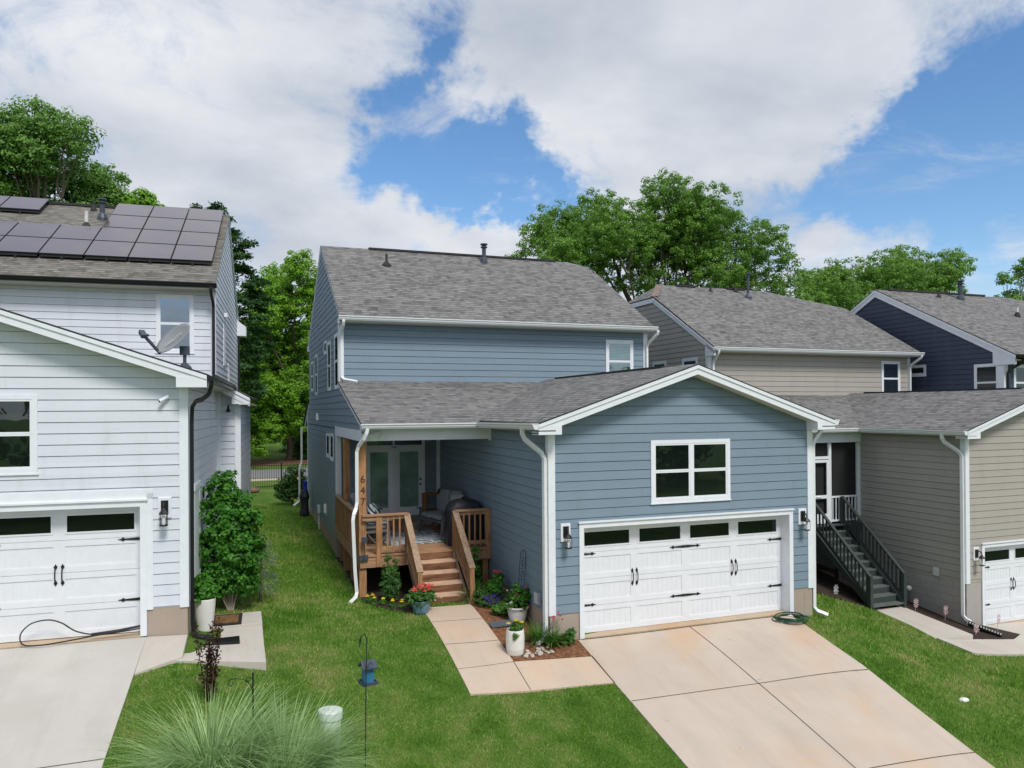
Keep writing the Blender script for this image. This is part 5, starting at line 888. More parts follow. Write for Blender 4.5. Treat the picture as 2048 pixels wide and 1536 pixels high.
tree('oak_tree', (34, 53), grow(bl(53, [(22.1, 20.8, 1.98), (24.7, 22.9, 2.15), (29.0, 24.3, 2.05), (33.5, 24.7, 2.24), (38.1, 24.1, 2.29), (41.7, 22.5, 2.33), (44.8, 20.9, 2.51), (47.0, 19.0, 1.9), (35.8, 21.3, 3.02), (30.1, 20.9, 2.94), (25.2, 19.1, 2.87), (28.4, 16.9, 2.43), (32.9, 17.2, 2.48), (38.7, 18.0, 3.06), (43.5, 17.2, 2.08), (22.1, 18.5, 1.65), (19.6, 18.9, .55), (24, 16, 1.8), (36, 14.5, 2.5), (41, 14.5, 2.5), (46, 15.5, 2), (33, 21.5, 3), (38, 20.5, 3), (28, 20.5, 3), (27, 22.5, 2.2), (36, 22.8, 2.2)], 3.5), 1.18), 'leaf_oak', 'broad rounded oak rising above the beige house roof', group='trees behind the houses', trunk_r=.5, clump=.46, nl=46, ln=.21, wd=.13, dens=.62, inner=.4)
tree('broadleaf_tree', (48, 51), bl(50, [(47.6, 19.2, 1.2), (49.4, 17.7, .94), (47.0, 16.8, 1.44), (48.6, 20.4, .5), (50.4, 18.7, .4), (48.5, 14.5, 1.6)], 1), 'leaf_oak', 'thin airy young tree between the big oak and the trees on the right', group='trees behind the houses', trunk_r=.14, clump=.45, nl=16, ln=.26, wd=.17, dens=.6)
tree('oak_tree', (67, 57), grow(bl(56, [(57.6, 18.6, 1.85), (61.3, 19.9, 2.11), (65.1, 20.4, 2.26), (69.8, 21.0, 2.55), (73.9, 22.5, 2.22), (77.2, 22.0, 1.87), (78.8, 20.3, 1.38), (66.6, 18.6, 2.87), (59.1, 16.5, 2.5), (71.4, 18.0, 2.6), (63, 16, 2.5), (76, 17.5, 2), (54, 16, 2), (56, 13.5, 2.2), (68, 19.5, 2.5), (73, 20, 2.5), (62.5, 18, 2.5)], 3), 1.15), 'leaf_oak', 'wide loose tree above the beige and navy roofs, right of the big oak', group='trees behind the houses', trunk_r=.4, clump=.52, nl=38, ln=.25, wd=.15, dens=.6, inner=.4)
tree('broadleaf_tree', (81, 51), bl(50, [(81.6, 21.2, 1.31), (79.4, 19.2, .9), (82.7, 17.7, 1.49), (75.4, 16.6, .81), (78.7, 16.2, 1.1), (83.5, 20, 1.5), (80, 15, 1.5), (75, 15, 1.5)], 1.5), 'leaf_oak', 'branching tree at the right photo edge above the navy roof', group='trees behind the houses', trunk_r=.22, clump=.55, nl=26, ln=.3, wd=.19, dens=.7)
DENS = 1.6
# distant wood and shrubs on the bank beyond the road
W_ = []
for i in range(70):
    x = rng.uniform(-60, 130); y = rng.uniform(70, 100); z = hz(x, y); h = rng.uniform(7, 11) * (1 if x < 20 else 1.25)
    if -6 < x < 1 and y < 80: y += 14
    W_ += [((x + rng.uniform(-2, 2), y, z + h * f), rng.uniform(2.5, 3.6)) for f in (.3, .6, .9)]
quads('distant_wood', crownV(W_, 1.3, 22, .8, .55, .7, .1), 'leaf_far', kind='stuff')
B_ = [((x, y, hz(x, y) + r * .6), r) for x, y, r in ((-8, 53, 1.5), (-6.6, 54, 1.2), (1, 55, 2.2), (2.6, 53.6, 2.0), (-.4, 60, 1.4), (-9.5, 56, 2), (.2, 53.2, 1.3))]
for i, (c, r) in enumerate(B_):
    lb = ('low dark bush at the back beyond the road, left part of the gap', 'low bush beyond the road beside the white corner', 'dark rounded bush beyond the road close to the blue house', 'dark bush beyond the road partly behind the blue corner', 'bush standing on the far grass bank', 'far left bush beyond the road behind the white house', 'small dark bush at the edge of the leaf litter')[i]
    quads('bush', crownV([(c, r)], .4, 36, .2, .13) - np.array([c[0], c[1], 0]), 'leaf_dark', label=lb, cat='bush', group='bushes beyond the road').location = (c[0], c[1], 0)
tree('broadleaf_tree', (-7.8, 56), bl(56, [(-7.5, 9, 2.4), (-6, 7, 2.2), (-9, 6, 2.3), (-8, 12, 2.2), (-5, 10.5, 2), (-7, 14, 1.8)], 2), 'leaf_dark', 'darker tree deep behind the maple beside the dark conifer', group='trees behind the houses', trunk_r=.25, clump=.55, nl=34, ln=.26, wd=.17)
DENS = 1.7
W_ = []         # the wood across the street, behind the photographer: it shows in the window glass
for i in range(34): x = -70 + 4.4 * i + rng.uniform(-1.5, 1.5); y = -52 + rng.uniform(-5, 5); h = rng.uniform(7, 13); W_ += [((x, y, -3 + h * f), rng.uniform(2.2, 3.2)) for f in (.25, .6, .95)]
DENS = .9; quads('distant_wood', crownV(W_, 1.3, 22, .8, .55, .7, .1), 'leaf_far', kind='stuff'); DENS = 1.7
# ---- small plants ---------------------------------------------------
def plant(name, base, blobs, mat, label, cat, group=None, clump=.07, nl=26, ln=.05, wd=.032, dens=1., stems=True, inner=.3, z=None, stem='bark'):
    b = np.array([base[0], base[1], hz(*base[:2]) if z is None else z]); e = empty(name, b, 0, label, cat, group); quads('foliage', crownV(blobs, clump, nl, ln, wd, dens, inner), mat, e)
    if stems:
        k = MB()
        for c, r in blobs: limb(k, (rng.normal(0, .02), rng.normal(0, .02), 0), c, .012 if r < .3 else .02, .004, 4, .06, 5)
        k.build('stem', stem, e)
    return e
def flowers(par, pts, mat, r=.03, n=7):
    V = []
    for p in pts:
        p = np.array(p); a = np.arange(n) * 2 * math.pi / n + rng.uniform(0, 1); d = np.stack([np.cos(a), np.sin(a), np.full(n, .35)], 1); P = p + d * r * .55; V.append(leaves(P, d * .5 + np.array([0, -.3, 1.]), r * 1.4, r * 1.0, .15))
        V.append(leaves(np.repeat(p[None] + np.array([0, 0, r * .5]), 4, 0) + rng.normal(0, r * .2, (4, 3)), rng.normal(0, 1, (4, 3)) + np.array([0, -.4, 1]), r * 1.2, r, .3))
    return quads('flowers', np.concatenate(V), mat, par)
LEAN = 0
def strapleaf(par, n, ln, wd, spread, mat, base=(0, 0, 0), name='foliage', up0=.9, seg=5, lenj=.3, droop=1.0):
    V = []
    for i in range(n):
        a = rng.uniform(0, 2 * math.pi); L_ = ln * rng.uniform(1 - lenj, 1 + lenj * .5); d = np.array([math.cos(a), math.sin(a), 0]); p = np.array(base, float) + d * rng.uniform(0, spread); el = math.pi / 2 * rng.uniform(up0 - .35, up0 + .1); side = np.array([-d[1], d[0], 0]); w0 = wd * rng.uniform(.7, 1.2); q = [p]; 
        drp = droop * rng.uniform(.5, 1.35); d = unit(d + np.array([LEAN, 0, 0])) if LEAN else d
        for s_ in range(seg): p = p + (d * math.cos(el) + np.array([0, 0, math.sin(el)])) * L_ / seg; q.append(p); el -= drp * rng.uniform(.25, .45)
        for s_ in range(seg):
            wa, wb_ = w0 * (1 - (s_ / seg) ** 2), w0 * (1 - ((s_ + 1) / seg) ** 2) + 1e-4; V.append([q[s_] - side * wa, q[s_] + side * wa, q[s_ + 1] + side * wb_, q[s_ + 1] - side * wb_])
    V = np.array(V); return joined_quads(name, V, seg, mat, par)
def joined_quads(name, V, seg, mat, par):        # ribbons whose segments share edges, so each blade is one island
    n = len(V) // seg; R_ = V.reshape(n, seg, 4, 3); pts = np.concatenate([R_[:, :, 0:2], R_[:, -1:, [3, 2]]], 1).reshape(-1, 3)
    k = 2 * (seg + 1); base = np.arange(n)[:, None] * k; s_ = np.arange(seg)[None] * 2; F = np.stack([base + s_, base + s_ + 1, base + s_ + 3, base + s_ + 2], -1).reshape(-1, 4)
    me = bpy.data.meshes.new(name); me.vertices.add(len(pts)); me.vertices.foreach_set('co', pts.ravel()); me.loops.add(F.size); me.loops.foreach_set('vertex_index', F.ravel()); me.polygons.add(len(F)); me.polygons.foreach_set('loop_start', np.arange(0, F.size, 4)); me.update(calc_edges=True)
    me.materials.append(M[mat]); o = bpy.data.objects.new(name, me); col.objects.link(o)
    if par: o.parent = par
    return o
plant('large_shrub', (-5.62, 2.3), [((0, 0, .50), .36), ((.18, 0, .65), .32), ((-.22, 0, .6), .34), ((0, 0, 1.0), .46), ((.1, 0, 1.45), .44), ((-.12, .05, 1.85), .38), ((.22, .1, 1.15), .38), ((-.25, 0, 1.3), .42), ((.05, 0, .75), .40), ((-.12, .1, 2.2), .33), ((-.12, .1, 2.5), .17), ((.12, 0, 1.95), .3), ((.32, 0, 1.7), .2)], 'leaf_shrub', 'big glossy green shrub beside the white house wall and side door', 'shrub', clump=.12, nl=26, ln=.085, wd=.055, dens=.9, stem='stemp')
plant('small_shrub', (-5.05, 2.95), [((0, 0, .4), .3), ((0, 0, .8), .28), ((.0, 0, 1.15), .2)], 'silver', 'small silvery grey shrub tucked behind the big glossy shrub', 'shrub', clump=.08, nl=20, ln=.05, wd=.015, dens=.8)
e = plant('columnar_shrub', (-2.45, 2.85), [((0, 0, .16 + .12 * i), .16 + .035 * math.sin(i * .8)) for i in range(6)] + [((-.06, 0, .93), .07), ((.09, 0, .88), .07), ((-.06, 0, 1.0), .04)], 'leaf_box', 'narrow columnar evergreen shrub in the mulch in front of the deck', 'shrub', clump=.06, nl=22, ln=.035, wd=.022)
yl = ['yellow marigold at the left end of the bed by the porch post', 'yellow marigold second from the left in the bed', 'yellow marigold a little behind the front row, by the porch post', 'yellow marigold in the left middle of the bed', 'yellow marigold in front of the columnar shrub', 'yellow marigold right of the columnar shrub', 'yellow marigold near the blue pot, rear one of two', 'yellow marigold closest to the blue pot of coral flowers']
for i, (px, py) in enumerate([(-2.93, 2.95), (-2.82, 2.76), (-2.80, 3.05), (-2.66, 2.62), (-2.50, 2.40), (-2.34, 2.26), (-2.16, 2.30), (-2.12, 2.16)]):
    e = plant('marigold', (px, py), [((0, 0, .07), .07)], 'leaf_lily', yl[i], 'flower', 'yellow marigolds in the bed', clump=.03, nl=10, ln=.04, wd=.012); flowers(e, [(0, 0, .15)], 'fl_yellow', .042)
def pot(name, base, prof, mat, label, n=28, soil=None, z=None):
    b = (base[0], base[1], (hz(*base[:2]) if z is None else z) - .01); k = MB(); k.lathe((0, 0, 0), prof, n); e = empty(name, b, 0, label, 'plant pot'); k.build('pot_body', mat, e, smooth=False); s_ = MB(); r, h = soil; s_.lathe((0, 0, h), [(r, 0), (r * .5, .015), (0, .02)], 16); s_.build('soil', 'soil', e); return e, b
e, b = pot('flower_pot', (-2.04, 1.80), [(.11, 0), (.15, .06), (.185, .18), (.19, .25), (.205, .27), (.205, .29), (.18, .29), (.17, .25)], 'bpot', 'light blue glazed pot of coral flowers at the foot of the stairs, left side', soil=(.17, .255))
quads('foliage', crownV([((0, 0, .34), .20), ((.12, 0, .33), .16), ((-.14, 0, .33), .16)], .06, 24, .045, .03), 'leaf_box', e); flowers(e, [(rng.normal(0, .13), rng.normal(0, .09), .52 + rng.uniform(-.07, .04)) for _ in range(20)], 'fl_coral', .042); flowers(e, [(rng.normal(0, .2), rng.normal(-.05, .1), .34 + rng.uniform(-.04, .04)) for _ in range(14)], 'fl_white', .018, 5)
e, b = pot('flower_pot', (-.33, 2.18), [(.10, 0), (.13, .1), (.155, .24), (.165, .26), (.165, .28), (.145, .28)], 'bpot2', 'teal pot with a coral geranium behind the purple flowers', soil=(.14, .25))
quads('foliage', crownV([((0, 0, .36), .18), ((.05, 0, .5), .13), ((-.1, 0, .33), .13)], .05, 22, .05, .04), 'leaf_shrub', e); flowers(e, [(.02 + rng.normal(0, .04), rng.normal(0, .04), .68 + rng.normal(0, .02)) for _ in range(7)], 'fl_coral', .03); flowers(e, [(-.12 + rng.normal(0, .05), -.05, .34) for _ in range(4)], 'fl_pinkw', .02)
e, b = pot('flower_pot', (-.25, 1.08), [(.15, 0), (.17, .08), (.172, .085), (.185, .15), (.187, .155), (.20, .23), (.203, .235), (.215, .28), (.24, .29), (.24, .315), (.21, .315), (.20, .27)], 'wpot', 'round white ribbed pot by the garage wall under the black trellis', soil=(.20, .28))
quads('foliage', crownV([((.05, .02, .42), .17), ((.14, 0, .5), .14), ((0, 0, .62), .08), ((.0, .02, .72), .05)], .05, 22, .05, .03), 'leaf_shrub', e); quads('foliage', crownV([((-.13, -.03, .34), .10), ((-.2, 0, .31), .07), ((.02, -.18, .30), .06)], .04, 18, .035, .02), 'leaf_lily', e)
flowers(e, [(.17, -.05, .66), (-.03, -.06, .56), (-.06, -.05, .53), (.2, -.05, .45)], 'fl_pink', .034); flowers(e, [(-.15 + rng.normal(0, .06), -.08, .40 + rng.normal(0, .02)) for _ in range(9)], 'fl_white', .018, 5)
k = MB(); tz = .32
def tr(mb, pts, r=.006): mb.tube(pts, r, 5)
for sx in (-.075, .075): tr(k, [(sx * .9, 0, tz - .1), (sx, .0, tz + .5), (sx, 0, tz + .98)])
tr(k, [(.075 * math.cos(t), 0, tz + .98 + .10 * math.sin(t)) for t in [math.pi * i / 8 for i in range(9)]]); tr(k, [(0, 0, tz - .1), (0, 0, tz + 1.06)], .004)
for z in (.25, .5, .72, .92): tr(k, [(-.075, 0, tz + z), (.075, 0, tz + z)], .004)
for z in (.32, .6, .82): tr(k, [(.04 * math.cos(t), 0, tz + z + .06 * math.sin(t)) for t in [2 * math.pi * i / 10 for i in range(11)]], .004)
o = k.build('trellis', 'black', label='thin black wire trellis standing in the round white pot against the blue wall', cat='trellis'); o.location = Vector(b) + Vector((.06, .06, 0)); o.rotation_euler = (0, R(5), R(20))
e, b = pot('tall_planter', (-.80, -.28), [(.115, 0), (.145, .04), (.165, .14), (.170, .32), (.162, .43), (.157, .46), (.15, .475), (.135, .47), (.13, .43)], 'wpot', 'tall white egg shaped planter with yellow flowers at the corner of the walkway', soil=(.135, .44))
quads('foliage', crownV([((0, 0, .50), .09), ((.05, 0, .54), .07), ((-.04, -.14, .42), .04), ((-.05, -.16, .36), .03)], .04, 18, .035, .025), 'leaf_lily', e); flowers(e, [(-.14, -.03, .60), (.0, -.05, .64), (.12, -.03, .59), (.08, .05, .58)], 'fl_yellow', .036)
def lily(name, base, n, ln, label, fl=None, mat='leaf_lily', w_=.012):
    e = empty(name, (base[0], base[1], hz(*base[:2])), 0, label, 'plant'); strapleaf(e, n, ln, w_, .08, mat, up0=.85, droop=.8)
    if fl:
        k = MB(); pts = []
        for x, y, z in fl[1]: limb(k, (0, 0, 0), (x, y, z), .004, .003, 3, .03, 4); pts.append((x, y, z))
        k.build('stem', 'leaf_lily', e); flowers(e, pts, fl[0], fl[2])
    return e
lily('daylily', (-.26, .02), 120, .50, 'strappy green daylily clump behind the tall white planter'); lily('daylily', (-.74, 2.38), 110, .55, 'strappy green clump growing right beside the stair newel post')
lily('coneflower', (-.02, -.12), 130, .42, 'leafy clump with magenta flowers at the garage corner', ('fl_pink', [(.12, -.05, .62), (.17, -.02, .55), (.0, -.08, .56), (.2, -.05, .48), (.05, 0, .5)], .03), w_=.016)
plant('small_shrub', (.30, -.18), [((0, 0, .14), .12), ((.04, 0, .24), .08)], 'leaf_box', 'tiny leafy seedling at the garage corner beside the driveway', 'plant', clump=.04, nl=14, ln=.05, wd=.025)
e = plant('purple_flowers', (-.62, 1.92), [((0, 0, .13), .16), ((.12, -.02, .11), .12), ((-.1, .1, .22), .15)], 'leaf_box', 'mound of violet flowers near the foot of the stairs, right side', 'flower', clump=.05, nl=20, ln=.035, wd=.02); flowers(e, [(.05 + rng.normal(0, .09), -.08 + rng.normal(0, .05), .20 + rng.uniform(-.07, .06)) for _ in range(42)], 'fl_purple', .022, 5)
e = plant('bedding_plant', (-.47, 1.38), [((0, 0, .12), .13), ((.1, .05, .2), .12), ((-.1, 0, .14), .1)], 'leaf_lily', 'bright green leafy plant left of the round white pot', 'plant', clump=.05, nl=16, ln=.07, wd=.045)
e = plant('bedding_plant', (-.18, 1.62), [((0, 0, .2), .16), ((.06, .0, .36), .12)], 'leaf_box', 'white flowered plant between the round white pot and the teal pot', 'plant', clump=.05, nl=18, ln=.05, wd=.035); flowers(e, [(rng.normal(0, .1), -.08, .40 + rng.uniform(-.12, .06)) for _ in range(9)], 'fl_white', .024, 5)
e = plant('climbing_plant', (-.55, 2.95), [((0, 0, .3), .12), ((.03, 0, .55), .11), ((-.02, 0, .8), .08), ((.0, 0, 1.0), .07)], 'leaf_shrub', 'thin climbing plant in the shade right of the stair railing', 'plant', clump=.06, nl=9, ln=.08, wd=.055)
plant('weed', (-2.3, -4.3), [((0, 0, .05), .07)], 'leaf_box', 'small clover tuft in the front lawn', 'plant', clump=.03, nl=10, ln=.03, wd=.02, stems=False)
e, b = pot('tall_planter', (-6.02, 1.02), [(.11, 0), (.125, .04), (.145, .2), (.165, .42), (.175, .56), (.165, .57), (.155, .55)], 'wpot', 'tall white planter with a leafy plant beside the black downspout of the white house', soil=(.15, .53), z=.585)
quads('foliage', crownV([((0, 0, .64), .15), ((-.05, 0, .78), .13), ((.05, 0, .72), .12), ((-.06, 0, .92), .08)], .06, 20, .07, .045), 'leaf_shrub', e); k = MB(); k.lathe((0, 0, -.015), [(.17, 0), (.18, .02), (.15, .02)], 20); k.build('saucer', 'terra', e)
e = empty('burgundy_barberry', (-5.85, -1.55, hz(-5.85, -1.55)), 0, 'upright dark burgundy leaved shrub in the left lawn', 'shrub'); V = []; k = MB()
for i in range(6):
    a = rng.uniform(0, 6.28); tip = np.array([.12 * math.cos(a) + (-.08, .08, .0)[i % 3], .10 * math.sin(a), rng.uniform(.75, 1.28)]); rt_ = np.array([.03 * math.cos(a), .03 * math.sin(a), 0]); limb(k, rt_, tip, .009, .003, 5, .05, 5); m = 110; t = rng.uniform(.12, 1, m); P = rt_ + (tip - rt_) * t[:, None] + rng.normal(0, .028, (m, 3)); V.append(leaves(P, rng.normal(0, 1, (m, 3)) + np.array([0, -.3, .5]), .055, .028))
quads('foliage', np.concatenate(V), 'leaf_burg', e); k.build('stem', 'leaf_burg', e)
LEAN = .30
lb = ['large variegated ornamental grass clump in the left foreground, left of the black hook', 'ornamental grass clump in the foreground between the black hook and the pale utility post', 'low fringe of ornamental grass at the lower photo edge, beneath the black hook']
for i, (x, y, n, L_) in enumerate([(-5.75, -3.45, 2300, 1.22), (-4.95, -3.65, 2300, 1.12), (-5.4, -4.1, 1500, .95)]):
    e = empty('ornamental_grass', (x, y, hz(x, y)), 0, lb[i], 'ornamental grass', 'ornamental grass clumps'); strapleaf(e, n, L_, .0070, .38, 'orn_grass', up0=.92, seg=7, droop=.70, lenj=.5)
LEAN = 0
lily('weed_tuft', (-3.95, -3.5), 40, .10, 'low weedy tuft at the foot of the bird feeder pole', w_=.008)
plant('hedge_bush', (-3.35, 20.3), [((0, 0, .5), .6), ((.1, 0, 1.0), .5), ((-.2, 0, .7), .5), ((.15, 0, 1.4), .3)], 'leaf_dark', 'dark glossy bush at the rear corner of the blue house near the iron fence', 'bush', clump=.14, nl=26, ln=.1, wd=.06)
# ================================================================== THINGS ON THE DECK
def thing(mb, name, mat, label, cat, loc=(0, 0, 0), rz=0, group=None, **kw):
    o = mb.build(name, mat, None, label=label, cat=cat, group=group, **kw); o.location = loc; o.rotation_euler = (0, 0, rz); return o
ZF = ZD + .002
k = MB(); k.box(-.75, -1.08, 0, .75, 1.08, .010); thing(k, 'outdoor_rug', 'rug', 'navy and white palm leaf rug on the cedar deck', 'rug', (-1.45, 5.55, ZF))
k = MB(); k.box(-.36, -.27, 0, .36, .27, .015); thing(k, 'doormat', plain('pale_mat', (.30, .29, .27), .95, .3, 20), 'pale patterned doormat on the step before the french door', 'doormat', (-.92, 6.82, ZD + .104))
def cushion(mb, x0, y0, z0, x1, y1, z1, m=0):
    c = Vector(((x0 + x1) / 2, (y0 + y1) / 2, (z0 + z1) / 2)); h = Vector(((x1 - x0) / 2, (y1 - y0) / 2, (z1 - z0) / 2)); base = len(mb.v); n, kk = 20, 10
    for i in range(kk + 1):
        a = math.pi * i / kk - math.pi / 2
        for j in range(n):
            t = 2 * math.pi * j / n; f = lambda v, e: math.copysign(abs(v) ** e, v); mb.v.append((c.x + h.x * f(math.cos(a), .35) * f(math.cos(t), .3), c.y + h.y * f(math.cos(a), .35) * f(math.sin(t), .3), c.z + h.z * f(math.sin(a), .7)))
    for i in range(kk):
        for j in range(n): j2 = (j + 1) % n; mb.f.append((base + i * n + j, base + i * n + j2, base + (i + 1) * n + j2, base + (i + 1) * n + j)); mb.m.append(m)
def seat_unit(name, loc, rz, width, label, cat):      # faces +X locally
    e = empty(name, loc, rz, label, cat); hw = width / 2; k = MB()
    for s_ in (-1, 1):
        y = hw * s_; k.beam((.30, y, 0), (.24, y, .62), .05, .06); k.beam((-.30, y, 0), (-.42, y, .98), .05, .06); k.beam((-.36, y, .60), (.34, y, .62), .09, .03); k.beam((-.3, y, .34), (.27, y, .38), .04, .06)
        k.tube([(-.2, y, .28), (-.05, y, .10), (.12, y, .14), (.24, y, .30)], .018, 6)
    k.beam((-.3, -hw, .34), (-.3, hw, .34), .04, .05); k.beam((.26, -hw, .36), (.26, hw, .36), .04, .05); k.beam((-.42, -hw, .96), (-.42, hw, .96), .04, .05); k.beam((-.32, -hw, .08), (-.32, hw, .08), .04, .04); k.build('seat_frame', 'frame_g', e)
    k = MB(); k.add([(-.33, -hw + .04, .40), (-.33, hw - .04, .40), (-.42, hw - .04, .95), (-.42, -hw + .04, .95)], [(0, 1, 2, 3), (3, 2, 1, 0)]); k.build('back_sling', 'frame_g', e)
    nn_ = 2 if width > 1 else 1
    for i in range(nn_):
        a = -hw + .05 + i * (width - .1) / nn_; b_ = a + (width - .1) / nn_ - .01
        k = MB(); cushion(k, -.30, a, .39, .30, b_, .53); k.build('seat_cushion', 'cushion', e, smooth=True); k = MB(); cushion(k, -.08, a, -.30, .08, b_, .30); o = k.build('back_cushion', 'cushion', e, smooth=True); o.location = (-.30, 0, .80); o.rotation_euler = (0, R(-14), 0)
    return e
seat_unit('loveseat', (-.62, 5.75, ZF), R(196), 1.15, 'grey patio loveseat with grey cushions against the blue garage wall', 'loveseat')
seat_unit('armchair', (-2.42, 4.75, ZF), R(-8), .66, 'grey cushioned patio armchair behind the left front railing', 'armchair')
seat_unit('armchair', (-2.40, 6.15, ZF), R(-14), .66, 'grey patio armchair farther back, beside the french door', 'armchair')
k = MB(); cushion(k, -.06, -.20, -.20, .06, .20, .20); o = thing(k, 'throw_pillow', rugmat(), 'blue and white leaf patterned pillow on the armchair behind the corner post', 'pillow', (-2.50, 4.72, ZF + .78), R(-10), smooth=True); o.rotation_euler = (0, R(-18), R(-30))
k = MB(); cushion(k, -.06, -.16, -.13, .06, .16, .13); o = thing(k, 'throw_pillow', 'wpot', 'small off white pillow lying low on the same front armchair', 'pillow', (-2.38, 4.62, ZF + .60), R(-30), smooth=True)
k = MB(); n = 8; P = [[(-.32 + .10 * math.cos(i) * .2, -.22 + .44 * j / n, 0) for j in range(n + 1)] for i in range(1)]
vs2 = []; 
for i in range(9):
    t = i / 8; x = .20 - .30 * t if t < .35 else (.095 + .02 * math.sin(i)); z = 1.02 - .02 * i if t < .35 else .98 - .62 * (t - .35) / .65
    for j in range(9): vs2.append((x + .012 * math.sin(j * 2.1 + i), -.24 + .48 * j / 8 + .02 * math.sin(i), z + .01 * math.sin(j * 3)))
k.add(vs2, [(9 * i + j, 9 * i + j + 1, 9 * i + j + 10, 9 * i + j + 9) for i in range(8) for j in range(8)]); o = thing(k, 'throw_blanket', plain('pale_throw', (.42, .45, .45), .95, .15, 14, bmp=.4), 'pale fringed throw draped over the loveseat back', 'blanket', (-.40, 5.35, ZF), R(-164 + 180))
sm_ = o.modifiers.new('thick', 'SOLIDIFY'); sm_.thickness = .015
# covered grill in the corner behind the right railing
k = MB(); vs2 = []; prof = [(0, 1.0), (.06, 1.02), (.30, .98), (.55, .96), (.70, .97), (.80, .90), (.88, .74), (.93, .5), (.95, .15)]; n = 36
for zf, sf in prof:
    for j in range(n):
        t = 2 * math.pi * j / n; f = lambda v: math.copysign(abs(v) ** .45, v); wv = 1 + .035 * math.sin(j * 2.3 + zf * 3) * (1 - zf * .6); vs2.append((.44 * sf * wv * f(math.cos(t)), .30 * sf * wv * f(math.sin(t)), zf * 1.12))
k.add(vs2, [(i * n + j, i * n + (j + 1) % n, (i + 1) * n + (j + 1) % n, (i + 1) * n + j) for i in range(len(prof) - 1) for j in range(n)] + [tuple(len(vs2) - n + j for j in range(n))]); thing(k, 'covered_grill', 'cover', 'black covered barbecue grill behind the right deck railing', 'grill', (-.45, 4.15, ZF), smooth=True)
e = empty('console_table', (-.30, 7.62, ZD), 0, 'honey coloured wooden console table in the porch corner right of the door', 'table')
k = MB(); k.box(-.32, -.18, .80, .30, .18, .83); k.build('table_top', 'orange', e)
for x in (-.29, .27):
    for y in (-.15, .15): k = MB(); k.box(x - .025, y - .025, 0, x + .025, y + .025, .80); k.build('leg', 'orange', e)
k = MB(); k.box(-.30, -.16, .36, .28, .16, .38); k.box(-.31, -.17, .0, -.29, .17, .80); k.build('shelf', 'orange', e)
k = MB(); k.lathe((0, 0, 0), [(.05, 0), (.07, .04), (.055, .1), (.03, .12)], 14); thing(k, 'dark_vase', 'black', 'small dark pot on the wooden console table', 'vase', (-.16, 7.58, ZD + .832))
# ================================================================== YARD THINGS
k = MB()
for i in range(7):
    r = .20 + .035 * (i % 4); P = [(r * (1 + .08 * math.sin(3 * t + i)) * math.cos(t) * 1.15 + .03 * math.sin(i), r * math.sin(t) + .02 * math.cos(i * 2), .015 + .018 * (i // 2) + .006 * math.sin(2 * t + i)) for t in [2 * math.pi * j / 28 for j in range(28)]]
    k.tube(P, .0125, 7, closed=True)
P = [(-.20 - .24 * math.sin(t), .02 + .17 * math.cos(t), .02) for t in [math.pi * j / 14 for j in range(15)]]; k.tube(P, .0125, 7); k.tube([(.05, .02, .05), (.0, .0, .08), (-.06, .03, .07)], [.02, .022, .012], 8, 1)
thing(k, 'garden_hose', ['hose', 'pvc'], 'coiled dark green garden hose at the right corner of the garage door', 'hose', (5.34, -.26, hd(5.34, -.26) + .005))
k = MB(); P = [(.72, -.02, .06), (.4, -.03, .03), (.05, -.02, .02), (-.22, -.02, .10), (-.42, .0, .24), (-.62, .02, .30), (-.85, .02, .26), (-.98, -.02, .12), (-.93, -.10, -.02), (-.7, -.16, -.04), (-.35, -.13, -.02), (.0, -.08, .01), (.35, -.03, .04), (.72, .02, .08)]
Q = [];
for i in range(len(P) - 1):
    a, b = Vector(P[i]), Vector(P[i + 1]); p_, n_ = Vector(P[max(i - 1, 0)]), Vector(P[min(i + 2, len(P) - 1)])
    for j in range(5): t = j / 5; Q.append(.5 * ((2 * a) + (b - p_) * t + (2 * p_ - 5 * a + 4 * b - n_) * t * t + (-p_ + 3 * a - 3 * b + n_) * t ** 3))
k.tube(Q, .011, 6); k.tube([(.0, -.03, .03), (.4, .0, .05), (.74, .03, .09)], .02, 6); thing(k, 'black_cable', 'rubber', 'looped black cable lying against the bottom of the left garage door', 'cable', (*LD_(-1.42, .02), .80), -.0542)
k = MB(); k.prism([(-.34, -.11, 0), (.36, -.13, 0), (.36, .13, 0), (-.34, .11, 0)], (0, 0, .035)); k.prism([(-.34, -.11, .035), (-.22, -.09, .035), (-.22, .09, .035), (-.34, .11, .035)], (0, 0, .03)); k.prism([(-.3, -.13, .03), (.36, -.15, .03), (.36, -.13, .03), (-.3, -.11, .03)], (0, 0, .035)); k.prism([(-.3, .11, .03), (.36, .13, .03), (.36, .15, .03), (-.3, .13, .03)], (0, 0, .035)); thing(k, 'splash_block', 'bgutter', 'black plastic splash block on the concrete under the black downspout', 'splash block', (-5.82, .36, .515), 0.02)
k = MB(); k.box(-.26, -.36, 0, .26, .36, .018); k.box(-.20, -.27, .018, .20, .27, .024, 1); thing(k, 'doormat', ['matd', 'mat'], 'brown coir doormat on the pale concrete by the white tall planter', 'doormat', (-5.68, 1.50, .606), -.03)
k = MB(); k.prism([(-.26, -.14, 0), (.24, -.16, 0), (.27, .15, 0), (-.23, .16, 0)], (0, 0, .03)); thing(k, 'stepping_stone', 'slate', 'square blue grey slate stepping stone beside the walkway', 'stepping stone', (-.64, .92, hz(-.64, .92) + .02), .05)
c0 = None
